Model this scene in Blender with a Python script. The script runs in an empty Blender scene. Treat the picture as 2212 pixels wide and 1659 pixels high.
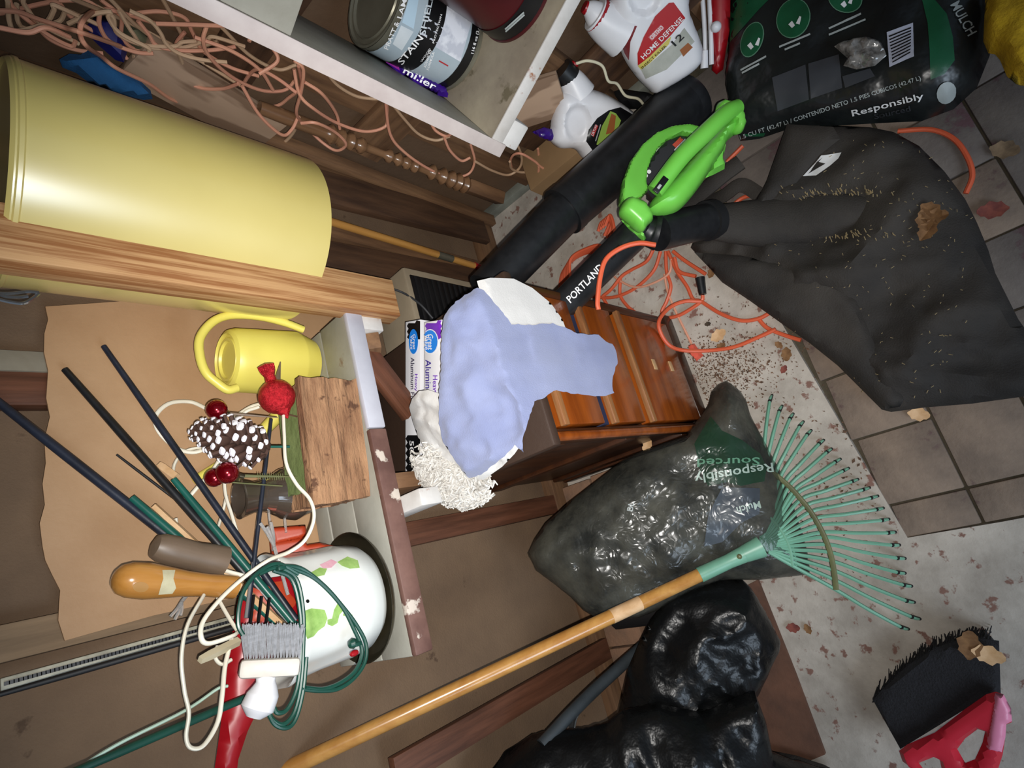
import bpy, bmesh, math, random
import numpy as np
from mathutils import Vector, Matrix
from mathutils.bvhtree import BVHTree
from mathutils.geometry import delaunay_2d_cdt
random.seed(4); RNG = np.random.RandomState(7)
SC = bpy.context.scene; COL = SC.collection
# ---------------------------------------------------------------- camera (phone held sideways, looking down into the corner)
F, CX, CY, H = 1240.0, 1106.0, 829.5, 1.48
_n = np.array([1114, 50, 1240.]); _n /= np.linalg.norm(_n)
_x = np.array([-1192, -4200, 1240.]); _x -= _n*(_x@_n); _x /= np.linalg.norm(_x)
CZ = -_n; CXA = _x; CYA = np.cross(CZ, CXA)          # world axes written in camera space
CAM = np.array([0, 0, H])
def ray(px, py):
    c = np.array([px-CX, py-CY, F]); return np.array([c@CXA, c@CYA, c@CZ])/F
def P(px, py, z=None, y=None, x=None, w=None):
    r = ray(px, py)
    if z is not None: t = (z-H)/r[2]
    elif y is not None: t = y/r[1]
    elif x is not None: t = x/r[0]
    else: t = w
    return CAM+r*t
def plane(c0, n):
    c0 = np.array(c0, float); n = np.array(n, float)
    return lambda px, py: CAM + ray(px, py)*(((c0-CAM)@n)/(ray(px, py)@n))
R3 = np.array([[CXA[0], CXA[1], CXA[2]], [CYA[0], CYA[1], CYA[2]], [CZ[0], CZ[1], CZ[2]]])  # camera(u,v,w)->world
right, down, fwd = R3[:, 0], R3[:, 1], R3[:, 2]
cd = bpy.data.cameras.new('camera'); cam = bpy.data.objects.new('camera', cd); COL.objects.link(cam)
cd.sensor_fit = 'HORIZONTAL'; cd.sensor_width = 36; cd.lens = 36*F/2212; cd.clip_start = .01
cam.matrix_world = Matrix(((right[0], -down[0], -fwd[0], CAM[0]), (right[1], -down[1], -fwd[1], CAM[1]),
                           (right[2], -down[2], -fwd[2], CAM[2]), (0, 0, 0, 1)))
SC.camera = cam
# ---------------------------------------------------------------- world, lights, exposure
W = bpy.data.worlds.new('world'); SC.world = W; W.use_nodes = True
W.node_tree.nodes['Background'].inputs[0].default_value = (.62, .78, 1, 1)
W.node_tree.nodes['Background'].inputs[1].default_value = .17
def lamp(name, kind, loc, energy, color=(1, 1, 1), size=.01, target=None):
    l = bpy.data.lights.new(name, kind); l.energy = energy; l.color = color
    if kind == 'AREA': l.size = size
    else: l.shadow_soft_size = size
    o = bpy.data.objects.new(name, l); COL.objects.link(o); o.location = loc
    if target is not None:
        o.rotation_euler = (Vector(target)-Vector(loc)).to_track_quat('-Z', 'Y').to_euler()
    return o
fl = lamp('phone_flash', 'SPOT', tuple(CAM + np.array([-.020, -.012, -.004])), 74, (1, .97, .93), .004, tuple(P(1080, 860, z=.45)))
fl.data.spot_size = math.radians(106); fl.data.spot_blend = 1.0
lamp('door_daylight', 'AREA', (-1.35, -1.05, 1.25), 24, (.70, .84, 1), .9, (-.35, .15, 0))
SC.view_settings.view_transform = 'Standard'; SC.view_settings.look = 'None'
SC.view_settings.gamma = 1; SC.view_settings.use_curve_mapping = False
SC.view_settings.exposure = 0.0
# ---------------------------------------------------------------- helpers
def lin(h):
    if not isinstance(h, str): return tuple(h)+((1,) if len(h) == 3 else ())
    h = h.lstrip('#'); o = []
    for i in (0, 2, 4):
        c = int(h[i:i+2], 16)/255; o.append(c/12.92 if c <= .04045 else ((c+.055)/1.055)**2.4)
    return tuple(o)+(1,)
MATS = {}
def mat(name, c1, c2=None, scale=8, stretch=(1, 1, 1), rough=.6, bump=0, bscale=None, metal=0, coat=0, spec=.5,
        lo=.35, hi=.65, detail=6, kind='noise', c3=None, s3=30, t3=.62, sheen=0, trans=0, bstretch=None, alpha=1, bkind=None, bd=.004):
    if name in MATS: return MATS[name]
    m = bpy.data.materials.new(name); m.use_nodes = True; N = m.node_tree.nodes; L = m.node_tree.links
    b = N['Principled BSDF']; b.inputs['Roughness'].default_value = rough; b.inputs['Metallic'].default_value = metal
    b.inputs['Coat Weight'].default_value = coat; b.inputs['Coat Roughness'].default_value = .12
    b.inputs['Specular IOR Level'].default_value = spec; b.inputs['Sheen Weight'].default_value = sheen
    b.inputs['Transmission Weight'].default_value = trans; b.inputs['Alpha'].default_value = alpha
    b.inputs['Base Color'].default_value = lin(c1)
    tc = N.new('ShaderNodeTexCoord')
    def mp(st):
        k = N.new('ShaderNodeMapping'); k.inputs['Scale'].default_value = st; L.new(tc.outputs['Object'], k.inputs[0]); return k
    def tex(st, sc, kd, det=detail):
        if kd == 'voronoi':
            t = N.new('ShaderNodeTexVoronoi'); t.inputs['Scale'].default_value = sc
            L.new(mp(st).outputs[0], t.inputs['Vector']); return t.outputs['Distance']
        if kd == 'wave':
            t = N.new('ShaderNodeTexWave'); t.inputs['Scale'].default_value = sc; t.inputs['Distortion'].default_value = 9
            t.inputs['Detail'].default_value = 3; t.inputs['Detail Scale'].default_value = 1.6
            L.new(mp(st).outputs[0], t.inputs['Vector']); return t.outputs['Color']
        t = N.new('ShaderNodeTexNoise'); t.inputs['Scale'].default_value = sc; t.inputs['Detail'].default_value = det
        t.inputs['Roughness'].default_value = .6
        L.new(mp(st).outputs[0], t.inputs['Vector']); return t.outputs['Fac']
    last = None
    if c2 is not None:
        r = N.new('ShaderNodeValToRGB'); r.color_ramp.elements[0].color = lin(c1); r.color_ramp.elements[1].color = lin(c2)
        r.color_ramp.elements[0].position = lo; r.color_ramp.elements[1].position = hi
        L.new(tex(stretch, scale, kind), r.inputs[0]); last = r.outputs[0]
    if c3 is not None:
        r = N.new('ShaderNodeValToRGB'); r.color_ramp.elements[0].position = t3; r.color_ramp.elements[1].position = t3+.05
        r.color_ramp.elements[0].color = (0, 0, 0, 1); r.color_ramp.elements[1].color = (1, 1, 1, 1)
        L.new(tex((1, 1, 1), s3, 'noise'), r.inputs[0])
        mx = N.new('ShaderNodeMix'); mx.data_type = 'RGBA'; mx.inputs[7].default_value = lin(c3)
        mx.inputs[6].default_value = lin(c1)
        if last is not None: L.new(last, mx.inputs[6])
        L.new(r.outputs[0], mx.inputs[0]); last = mx.outputs[2]
    if last is not None: L.new(last, b.inputs['Base Color'])
    if bump:
        bn = N.new('ShaderNodeBump'); bn.inputs['Strength'].default_value = bump; bn.inputs['Distance'].default_value = bd
        L.new(tex(bstretch or stretch, bscale or scale, bkind or kind), bn.inputs['Height']); L.new(bn.outputs[0], b.inputs['Normal'])
        if coat: L.new(bn.outputs[0], b.inputs['Coat Normal'])
    MATS[name] = m; return m
WM = {}; GEO = {}
def tagobj(o, label=None, cat=None, group=None, kind=None):
    if label: o['label'] = label
    if cat: o['category'] = cat
    if group: o['group'] = group
    if kind: o['kind'] = kind
    return o
def thing(name, label, cat, loc, group=None):
    o = bpy.data.objects.new(name, None); COL.objects.link(o); o.empty_display_size = .05
    o.location = loc; WM[o] = Matrix.Translation(Vector(loc)); return tagobj(o, label, cat, group)
def mk(name, VF, m, parent=None, M=None, smooth=True, **tg):
    V, Fc = VF; V = np.array(V, float).reshape(-1, 3)
    if M is None:
        o0 = (V.min(0)+V.max(0))/2; o0[2] = V[:, 2].min(); M = Matrix.Translation(Vector(o0)); Vl = V-o0; Vw = V
    else:
        Vl = V; Vw = np.array([(M @ Vector(v))[:] for v in V])
    me = bpy.data.meshes.new(name); me.from_pydata(Vl.tolist(), [], [list(f) for f in Fc]); me.validate(); me.update()
    if smooth:
        me.polygons.foreach_set('use_smooth', [True]*len(me.polygons))
        try: me.set_sharp_from_angle(angle=math.radians(38))
        except Exception: pass
    o = bpy.data.objects.new(name, me); COL.objects.link(o)
    if m is not None: me.materials.append(m)
    WM[o] = M
    if parent is not None:
        o.parent = parent; o.matrix_basis = WM[parent].inverted() @ M
    else: o.matrix_basis = M
    GEO[o] = (Vw, Fc)
    return tagobj(o, **tg)
def join(*vfs):
    V = []; Fc = []; n = 0
    for v, f in vfs:
        v = np.array(v, float).reshape(-1, 3); V.append(v); Fc += [[i+n for i in q] for q in f]; n += len(v)
    return np.vstack(V), Fc
def xf(VF, M):
    return np.array([(M @ Vector(v))[:] for v in VF[0]]), VF[1]
def frame(o, zd, xh=(0, 0, 1)):
    z = Vector(zd).normalized(); x = Vector(xh); x = x - z*x.dot(z)
    if x.length < 1e-5: x = z.orthogonal()
    x.normalize(); y = z.cross(x)
    return Matrix(((x[0], y[0], z[0], o[0]), (x[1], y[1], z[1], o[1]), (x[2], y[2], z[2], o[2]), (0, 0, 0, 1)))
def box(sx, sy, sz, bev=0, c=(0, 0, 0), jit=0):
    bm = bmesh.new(); bmesh.ops.create_cube(bm, size=1)
    for v in bm.verts: v.co = Vector((v.co.x*sx+c[0], v.co.y*sy+c[1], v.co.z*sz+c[2])) + Vector((random.uniform(-jit, jit), random.uniform(-jit, jit), random.uniform(-jit, jit)))
    if bev: bmesh.ops.bevel(bm, geom=bm.edges[:], offset=bev, segments=2, affect='EDGES', profile=.5)
    V = [v.co[:] for v in bm.verts]; Fc = [[v.index for v in f.verts] for f in bm.faces]; bm.free(); return V, Fc
def abox(x0, x1, y0, y1, z0, z1, bev=.002):
    return box(x1-x0, y1-y0, z1-z0, bev, ((x0+x1)/2, (y0+y1)/2, (z0+z1)/2))
def beam(name, p0, p1, w, h, m, parent=None, up=(0, 0, 1), bev=.0015, jit=0, **tg):
    p0 = np.array(p0); p1 = np.array(p1); L_ = np.linalg.norm(p1-p0)
    return mk(name, box(h, w, L_, bev, (0, 0, L_/2), jit), m, parent, frame(p0, p1-p0, up), **tg)
def spline(pts, n=8, closed=False):
    p = [np.array(q, float) for q in pts]; out = []; k = len(p)
    if k < 3 and not closed: return [p[0]+(p[-1]-p[0])*t for t in np.linspace(0, 1, n+1)]
    for i in range(k if closed else k-1):
        a = p[(i-1) % k] if (closed or i > 0) else 2*p[0]-p[1]
        b = p[i]; c = p[(i+1) % k]; d = p[(i+2) % k] if (closed or i+2 < k) else 2*p[-1]-p[-2]
        for t in np.arange(n)/n:
            out.append(.5*((2*b)+(-a+c)*t+(2*a-5*b+4*c-d)*t*t+(-a+3*b-3*c+d)*t**3))
    if not closed: out.append(p[-1])
    return out
def tube(pts, r, seg=8, n=6, closed=False, sp=True, flat=1.0, up=None):
    p = spline(pts, n, closed) if sp else [np.array(q, float) for q in pts]
    k = len(p)
    rr = [r]*k if np.isscalar(r) else list(np.interp(np.linspace(0, 1, k), np.linspace(0, 1, len(r)), r))
    V = []; Fc = []; pu = None
    for i in range(k):
        t = (p[(i+1) % k]-p[i-1]) if closed else (p[min(i+1, k-1)]-p[max(i-1, 0)])
        t = t/(np.linalg.norm(t)+1e-12)
        if pu is None or up is not None:
            a = np.array(up) if up is not None else (np.array([0, 0, 1.]) if abs(t[2]) < .9 else np.array([1., 0, 0]))
        else: a = pu
        u = a-t*(a@t); u /= np.linalg.norm(u)+1e-12; v = np.cross(t, u); pu = u
        for j in range(seg):
            th = 2*math.pi*j/seg; V.append(p[i]+rr[i]*(u*math.cos(th)*flat+v*math.sin(th)))
    for i in range(k if closed else k-1):
        for j in range(seg):
            a = i*seg+j; b = i*seg+(j+1) % seg; c = ((i+1) % k)*seg+(j+1) % seg; d = ((i+1) % k)*seg+j
            Fc.append([a, b, c, d])
    if not closed: Fc.append(list(range(seg))[::-1]); Fc.append([(k-1)*seg+j for j in range(seg)])
    return V, Fc
def lathe(prof, seg=32, capb=True, capt=True, wob=None):
    V = []; Fc = []
    for (r, z) in prof:
        for j in range(seg):
            th = 2*math.pi*j/seg; q = r*(1+(wob(th, z) if wob else 0)); V.append((q*math.cos(th), q*math.sin(th), z))
    for i in range(len(prof)-1):
        for j in range(seg):
            Fc.append([i*seg+j, i*seg+(j+1) % seg, (i+1)*seg+(j+1) % seg, (i+1)*seg+j])
    if capb: Fc.append(list(range(seg))[::-1])
    if capt: Fc.append([(len(prof)-1)*seg+j for j in range(seg)])
    return V, Fc
def ball(r, seg=20, c=(0, 0, 0), s=(1, 1, 1)):
    pr = [(max(r*math.sin(a), 1e-4), -r*math.cos(a)) for a in np.linspace(0.02, math.pi-.02, seg//2)]
    V, Fc = lathe(pr, seg); return [(v[0]*s[0]+c[0], v[1]*s[1]+c[1], v[2]*s[2]+c[2]) for v in V], Fc
def inpoly(Q, poly):
    Q = np.atleast_2d(Q); x, y = Q[:, 0], Q[:, 1]; r = np.zeros(len(Q), bool); n = len(poly)
    for i in range(n):
        x0, y0 = poly[i]; x1, y1 = poly[i-1]
        c = ((y0 > y) != (y1 > y)) & (x < (x1-x0)*(y-y0)/((y1-y0) if y1 != y0 else 1e-12)+x0); r ^= c
    return r
def bdist(Q, loops):
    Q = np.atleast_2d(Q); d = np.full(len(Q), 1e9)
    for poly in loops:
        A = np.array(poly); B = np.roll(A, -1, 0)
        for a, b in zip(A, B):
            ab = b-a; t = np.clip(((Q-a)@ab)/((ab@ab)+1e-12), 0, 1); d = np.minimum(d, np.linalg.norm(Q-a-t[:, None]*ab, axis=1))
    return d
def resample(poly, step, smooth=False):
    if smooth: poly = [q[:2] for q in spline([(a, b, 0) for a, b in poly], 4, True)]
    out = []
    for i in range(len(poly)):
        a = np.array(poly[i], float); b = np.array(poly[(i+1) % len(poly)], float); k = max(1, int(np.linalg.norm(b-a)/step))
        out += [a+(b-a)*j/k for j in range(k)]
    return out
def mesh2d(poly, step, holes=(), smooth=False):
    """triangulated 2-D region: boundary first, then a grid of inner points"""
    B = resample(poly, step, smooth); HB = [resample(h, step, smooth) for h in holes]; loops = [B]+HB
    pts = [tuple(p) for l in loops for p in l]; edges = []; k = 0
    for l in loops:
        edges += [(k+i, k+(i+1) % len(l)) for i in range(len(l))]; k += len(l)
    A = np.array(B); lo, hi = A.min(0), A.max(0)
    g = np.array([(x+(.5*step if j % 2 else 0), y) for j, y in enumerate(np.arange(lo[1], hi[1], step*.87)) for x in np.arange(lo[0], hi[0], step)])
    if len(g):
        ok = inpoly(g, B)
        for h in HB: ok &= ~inpoly(g, h)
        g = g[ok]
        if len(g): g = g[bdist(g, loops) > step*.45]
    r = delaunay_2d_cdt([Vector(p) for p in pts]+[Vector(q) for q in g], edges, [], 0, 1e-7)
    V = np.array([v[:] for v in r[0]]); Fc = [list(f) for f in r[2]]
    C = np.array([V[f].mean(0) for f in Fc]); ok = inpoly(C, B)
    for h in HB: ok &= ~inpoly(C, h)
    Fc = [f for f, o in zip(Fc, ok) if o]
    D = bdist(V, loops)
    used = sorted({i for f in Fc for i in f}); mp = {a: b for b, a in enumerate(used)}
    return V[used], [[mp[i] for i in f] for f in Fc], D[used]
def fbm(p, f, o=3):
    from mathutils import noise
    return noise.fractal(Vector(p)*f, 1.0, 2.0, o)
def fold(p, f):
    from mathutils import noise
    v = Vector(p); a = 0; am = 1.0
    for i in range(3):
        q = v*f; q = q+noise.noise_vector(q*.7)*.6; a += am*(.35-abs(noise.noise(q))*1.6); f *= 2.1; am *= .48; v = v+Vector((3.1, 1.7, .3))
    return a
def crease(p, f):
    from mathutils import noise
    return abs(noise.noise(Vector(p)*f))
def close_sheet(V2n, Fc, D, front, back):
    """two sheets sharing their rim"""
    n = V2n; rim = D < 1e-6; idx = {}; V = [tuple(p) for p in front]
    for i in range(n):
        if rim[i]: idx[i] = i
        else: idx[i] = len(V); V.append(tuple(back[i]))
    return V, [f for f in Fc]+[[idx[i] for i in f[::-1]] for f in Fc]
def puff(polypx, fn, nrm, T, R, Tb=None, step=.01, holes=(), noise=0, nf=12, dents=(), smooth=False, cr=0, crf=8, rim=0, flat=2.0, prof=None):
    """outline given as pixels on a real plane fn; swollen by T in front and Tb behind"""
    nrm = np.array(nrm, float); nrm /= np.linalg.norm(nrm); Tb = T*.5 if Tb is None else Tb
    e1 = np.cross(nrm, [0, 0, 1.]); e1 = e1/np.linalg.norm(e1) if np.linalg.norm(e1) > .05 else np.array([1., 0, 0]); e2 = np.cross(nrm, e1)
    P3 = [fn(*q) for q in polypx]; o = np.mean(P3, 0)
    to2 = lambda p: ((p-o)@e1, (p-o)@e2)
    V2, Fc, D = mesh2d([to2(p) for p in P3], step, [[to2(fn(*q)) for q in h] for h in holes], smooth)
    base = o+V2[:, :1]*e1+V2[:, 1:]*e2
    u = np.clip(D/R, 0, 1); h = (1-(1-u)**flat)**(1/flat) if flat != 2 else np.sqrt(1-(1-u)**2)
    th = T*h
    for (dx, dy, rx, ry, dp) in dents:
        c = np.array(to2(fn(dx, dy))); a = np.array(to2(fn(dx+rx, dy)))-c; b = np.array(to2(fn(dx, dy+ry)))-c
        Mi = np.linalg.inv(np.array([a, b]).T); q = (V2-c)@Mi.T; rr = np.linalg.norm(q, axis=1)
        th = th-dp*np.clip((1.15-rr)/.3, 0, 1)
    if prof is not None: th = th*prof(V2, base)
    if noise or cr:
        nz = np.array([noise*fbm(p, nf)+cr*fold(p, crf) for p in base]); th = th+nz*np.clip(D/(R*.4), 0, 1)
    return close_sheet(len(V2), Fc, D, base+th[:, None]*nrm, base-(Tb*h)[:, None]*nrm)
def clampv(VF, ymax=1.12, side=None):
    V = np.array(VF[0]); V[:, 1] = np.minimum(V[:, 1], ymax); V[:, 2] = np.maximum(V[:, 2], .002)
    if side is not None:
        m = (V[:, 1] > .60) & (V[:, 0] > side); V[m, 0] = side+(V[m, 0]-side)*.02
    return V, VF[1]
def slab(poly3, thick, nrm=(0, 0, 1), step=9):
    """flat board of any outline (3-D points), extruded by thick along -nrm"""
    nrm = np.array(nrm, float); nrm /= np.linalg.norm(nrm); n = len(poly3); T_ = [np.array(p) for p in poly3]
    V = T_+[p-nrm*thick for p in T_]
    Fc = [list(range(n)), list(range(2*n-1, n-1, -1))]+[[i, i+n, (i+1) % n+n, (i+1) % n] for i in range(n)]
    return V, Fc
def caster(*objs):
    V = []; Fc = []; n = 0
    for o in objs:
        v, f = GEO[o]; V += [tuple(q) for q in v]; Fc += [[i+n for i in g] for g in f]; n += len(v)
    t = BVHTree.FromPolygons(V, Fc)
    def fn(px, py, off=.0012):
        r = Vector(ray(px, py)).normalized(); h = t.ray_cast(Vector(CAM), r)
        if h[0] is None: return None
        nn = h[1] if h[1].dot(r) < 0 else -h[1]
        return np.array((h[0]+nn*off*.6-r*off*.5)[:])
    return fn
def decal(name, polypx, fn, m, parent, step=8, off=.0012, **tg):
    V2, Fc, D = mesh2d(polypx, step); V = [fn(a, b, off) for a, b in V2]
    ok = [f for f in Fc if all(V[i] is not None for i in f)]
    if not ok: return None
    us = sorted({i for f in ok for i in f}); mp = {a: b for b, a in enumerate(us)}; VV = [V[i] for i in us]
    ok = [[mp[i] for i in f] for f in ok]
    ok = [f for f in ok if max(np.linalg.norm(VV[f[i]]-VV[f[i-1]]) for i in range(3)) < .06]
    if not ok: return None
    return mk(name, (VV, ok), m, parent, **tg)
_tc = {}
def text2d(s):
    if s in _tc: return _tc[s]
    c = bpy.data.curves.new('t', 'FONT'); c.body = s; c.size = 1; c.resolution_u = 2; c.offset = .012
    o = bpy.data.objects.new('t', c); me = o.to_mesh(); V = np.array([v.co[:2] for v in me.vertices]).reshape(-1, 2); Fc = [list(p.vertices) for p in me.polygons]
    o.to_mesh_clear(); bpy.data.objects.remove(o); bpy.data.curves.remove(c); _tc[s] = (V, Fc); return V, Fc
def writing(s, p0, p1, hgt, fn, m, parent, off=.0018, name='lettering', slant=0, sub=1, bend=0):
    """letters whose baseline runs p0->p1 (pixels) and whose capital height is hgt pixels, laid on the surface fn"""
    V, Fc = text2d(s)
    if not len(V): return
    w = V[:, 0].max()-V[:, 0].min(); x0 = V[:, 0].min(); a = np.array(p0, float); b = np.array(p1, float)
    up = np.array([(b-a)[1], -(b-a)[0]]); up = up/np.linalg.norm(up)
    ck = .7
    pts = [a+(b-a)*((v[0]-x0)/w)+up*(v[1]/ck*hgt)+(b-a)/np.linalg.norm(b-a)*slant*v[1]*hgt+up*bend*4*((v[0]-x0)/w)*(1-(v[0]-x0)/w) for v in V]
    W3 = [fn(q[0], q[1], off) for q in pts]
    ok = [f for f in Fc if all(W3[i] is not None for i in f)]
    if not ok: return
    us = sorted({i for f in ok for i in f}); mp = {a_: b_ for b_, a_ in enumerate(us)}
    return mk(name, ([W3[i] for i in us], [[mp[i] for i in f] for f in ok]), m, parent, smooth=False)
def ell(cx, cy, rx, ry, n=20, rot=0):
    c, s = math.cos(rot), math.sin(rot)
    return [(cx+rx*math.cos(t)*c-ry*math.sin(t)*s, cy+rx*math.cos(t)*s+ry*math.sin(t)*c) for t in np.linspace(0, 2*math.pi, n, endpoint=False)]
def cordpts(pts, **kw):
    """pixels with either a common constraint or one given as a third value"""
    k = list(kw.keys())[0]
    return [P(q[0], q[1], **{k: (q[2] if len(q) > 2 else kw[k])}) for q in pts]
# ---------------------------------------------------------------- materials
mWoodPost = mat('fir_wood', '#c69a6b', '#96633a', 7, (12, 12, .35), .5, .2, bscale=9, lo=.44, hi=.58)
mDarkWood = mat('dark_old_wood', '#5d412c', '#3d281a', 5, (7, 7, .8), .7, .3, bscale=7)
mBrownWood = mat('brown_old_wood', '#876445', '#60442e', 5, (7, 7, .8), .75, .3)
mRedWood = mat('reddish_wood', '#704632', '#4b2d1e', 6, (8, 8, .6), .55, .2)
mGrayWood = mat('weathered_wood', '#8b7358', '#5d4b38', 4, (8, 8, .6), .8, .3)
mGrain = mat('figured_grain_wood', '#b0937a', '#856a54', 2.2, (3, 3, .8), .7, .15, kind='wave')
mPale = mat('pale_wood', '#d9b48a', '#c39a6c', 6, (8, 8, .6), .6)
mPaint = mat('worn_grey_paint', '#a9a79c', '#8d8a7d', 5, (1, 1, 1), .55, .15, bscale=40, c3='#7b6654', s3=14, t3=.66)
mPaintW = mat('worn_white_paint', '#d2d0cd', '#b7b2ac', 9, (1, 1, 1), .5, .15, c3='#96664a', s3=16, t3=.62)
mPaintBr = mat('chipped_brown_paint', '#7a5a50', '#5b3f38', 12, (1, 1, 1), .6, .2, c3='#c9bdb0', s3=22, t3=.60)
mFibre = mat('brown_fibreboard', '#7a624b', '#685340', 4, (1, 1, 1), .9, .35, bscale=260, c3='#54402f', s3=14, t3=.66)
mHard = mat('tan_hardboard', '#b8946f', '#a7825d', 3, (1, 1, 1), .6, .12, bscale=120, c3='#8c6741', s3=9, t3=.68)
mConc = mat('speckled_concrete', '#bdb4a8', '#9a9186', 9, (1, 1, 1), .85, .4, bscale=60, c3='#7d5c50', s3=30, t3=.585, detail=9)
mMasonry = mat('old_brick', '#97735a', '#7b6250', 14, (1, 1, 1), .85, .5, bscale=70)
mMasonryR = mat('red_brick', '#8f5a41', '#70452f', 14, (1, 1, 1), .85, .5, bscale=70)
mPaver = mat('brown_paver', '#8a7868', '#6b5d52', 9, (1, 1, 1), .85, .35, bscale=120, c3='#5e4a46', s3=11, t3=.62)
mPaverG = mat('grey_paver', '#756c65', '#5c5450', 9, (1, 1, 1), .85, .35, bscale=100, c3='#5d4347', s3=9, t3=.58)
mDirt = mat('joint_dirt', '#5a5041', '#4a4436', 40, (1, 1, 1), .95, .5, bscale=200)
mYellowP = mat('yellow_enamel', '#dccb7c', '#d2c070', 2, (1, 1, 1), .36, coat=1.0)
mYellowP.node_tree.nodes['Principled BSDF'].inputs['Coat Roughness'].default_value = .3
mYellowP.node_tree.nodes['Principled BSDF'].inputs['Coat IOR'].default_value = 2.2
mYel = mat('yellow_plastic', '#e3d768', '#dccd5c', 4, (1, 1, 1), .38)
mBlack = mat('black_plastic', '#17181a', '#212224', 30, (1, 1, 1), .38, .05)
mBlackM = mat('matt_black', '#141416', None, rough=.6)
mGreenP = mat('lime_green_plastic', '#74c94e', '#69bf45', 4, (1, 1, 1), .32)
mWhiteP = mat('white_plastic', '#e9e9ec', '#dcdce0', 6, (1, 1, 1), .38)
mWhitePr = mat('white_print', '#e8e8e8', None, rough=.5)
mGreyPr = mat('grey_print', '#a3aaa8', None, rough=.45)
mBlackPr = mat('black_print', '#0e0e10', None, rough=.35)
mRedPr = mat('red_print', '#b21d20', None, rough=.4)
mRedP = mat('red_plastic', '#a3121c', '#8f0f18', 5, (1, 1, 1), .35)
mOrangePl = mat('orange_red_plastic', '#b5401f', '#a23618', 5, (1, 1, 1), .45)
mBluePr = mat('blue_print', '#1c7fe0', None, rough=.35)
mPurp = mat('purple_foil_print', '#5a1ba0', '#7a2cc4', 5, (1, 1, 1), .22, coat=.4)
mPurpD = mat('dark_purple_plastic', '#35107a', '#240a54', 18, (1, 1, 1), .3, .4)
mCarton = mat('white_carton', '#e6e6ea', None, rough=.35)
mCloth = mat('lavender_cloth', '#8c93b2', '#7d85a8', 7, (1, 1, 1), .95, .5, bscale=420, sheen=.3, bd=.002)
mWhiteC = mat('white_cotton', '#d2d1cf', '#c2c1bf', 8, (1, 1, 1), .9, .3, bscale=300, sheen=.2, bd=.002)
mShag = mat('cream_shag', '#d3d0ca', '#bdb9b2', 40, (1, 1, 1), .9)
mDress = mat('stained_dresser_wood', '#9a4d16', '#70330d', 4, (.7, 6, 6), .24, .05, coat=.35)
mDressD = mat('dark_dresser_wood', '#43230f', '#2e170a', 4, (6, 6, .7), .4, .1, coat=.15)
mDressT = mat('dusty_dresser_top', '#3f2d22', '#34241b', 3, (1, 1, 1), .6, .15, bscale=80)
mEdge = mat('worn_light_edge', '#9a6a3f', '#77492a', 8, (1, 8, 8), .5, .2)
mTanC = mat('faded_tan_cord', '#cfae8c', '#c09a7a', 6, (1, 1, 1), .5)
mPeach = mat('faded_orange_cord', '#dfa182', '#cc8a72', 6, (1, 1, 1), .5)
mOrange = mat('orange_cord', '#d9623f', '#c85535', 6, (1, 1, 1), .42)
mCordW = mat('white_cord', '#e9e4d3', '#ddd6c2', 8, (1, 1, 1), .5)
mGreenW = mat('dark_green_wire', '#1a4a3d', '#143c33', 10, (1, 1, 1), .35)
mTeal = mat('teal_green_stake', '#1c5d52', '#16493f', 10, (1, 1, 1), .35)
mInk = mat('blue_black_stake', '#252b3a', '#1a1e28', 20, (1, 1, 1), .42, .2)
mMint = mat('mint_green_metal', '#76ab92', '#67987f', 9, (1, 1, 1), .4, c3='#4c5b45', s3=20, t3=.66)
mOlive = mat('olive_steel', '#6d6f4a', '#55573b', 10, (1, 1, 1), .4)
mHandle = mat('varnished_rake_handle', '#c5934f', '#ac773a', 4, (9, 9, .5), .25, coat=.4)
mTrash = mat('black_trash_film', '#0b0c0d', '#131415', 8, (1, 1, 1), .34, .5, bscale=16, bd=.012, detail=4, spec=.35)
mLeafBag = mat('black_woven_bag', '#221f1d', '#39342f', 4, (1, 1, 1), .75, .4, bscale=300, c3='#57493a', s3=70, t3=.74, spec=.4)
mMulchBag = mat('black_glossy_sack', '#17191a', '#202423', 5, (1, 1, 1), .3, .45, bscale=16, bd=.01, detail=3)
mGreenBg = mat('green_sack_print', '#1d5c3b', '#174c31', 6, (1, 1, 1), .3, .3, bscale=12)
mContents = mat('dark_mulch', '#7d776a', '#1d1c19', 11, (1, 1, 1), .6, .8, bscale=30, c3='#5d594d', s3=38, t3=.62)
mPot = mat('white_glazed_ceramic', '#ebede8', '#e0e4e0', 6, (1, 1, 1), .18, coat=.4)
mLeafG = mat('glazed_leaf_green', '#a5c873', '#7da552', 40, (1, 1, 1), .25, coat=.4)
mPink = mat('glazed_pink', '#e09ab0', '#eac6cd', 40, (1, 1, 1), .25, coat=.4)
mBronze = mat('dark_bronze', '#5a5340', '#413b2e', 12, (1, 1, 1), .3, metal=.7)
mGlassBr = mat('smoky_brown_glass', '#5c5147', None, rough=.06, trans=.45, coat=.5)
mClear = mat('clear_plastic', '#efeeec', None, rough=.08, trans=.8)
mFoam = mat('green_floral_foam', '#7d8c55', '#66763f', 14, (1, 1, 1), .95, .7, bscale=60)
mBark = mat('rough_cut_timber', '#a9805d', '#7a553a', 9, (1, 5, 5), .85, 1.0, bscale=12, bstretch=(.8, 5, 5), bd=.012, c3='#5b3c28', s3=24, t3=.6)
mGlit = mat('red_glitter', '#a00d18', '#d62a34', 160, (1, 1, 1), .25, .9, bscale=420, metal=.55, bd=.003)
mRedBall = mat('red_metallic_ball', '#8d0717', None, rough=.14, metal=.75, coat=.5)
mCone = mat('pinecone_brown', '#4c3328', '#36231b', 20, (1, 1, 1), .8)
mSnow = mat('white_tip_paint', '#eceaf0', None, rough=.7)
mBrist = mat('grey_bristles', '#8b8d92', '#75777b', 200, (1, 1, .1), .8)
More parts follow.
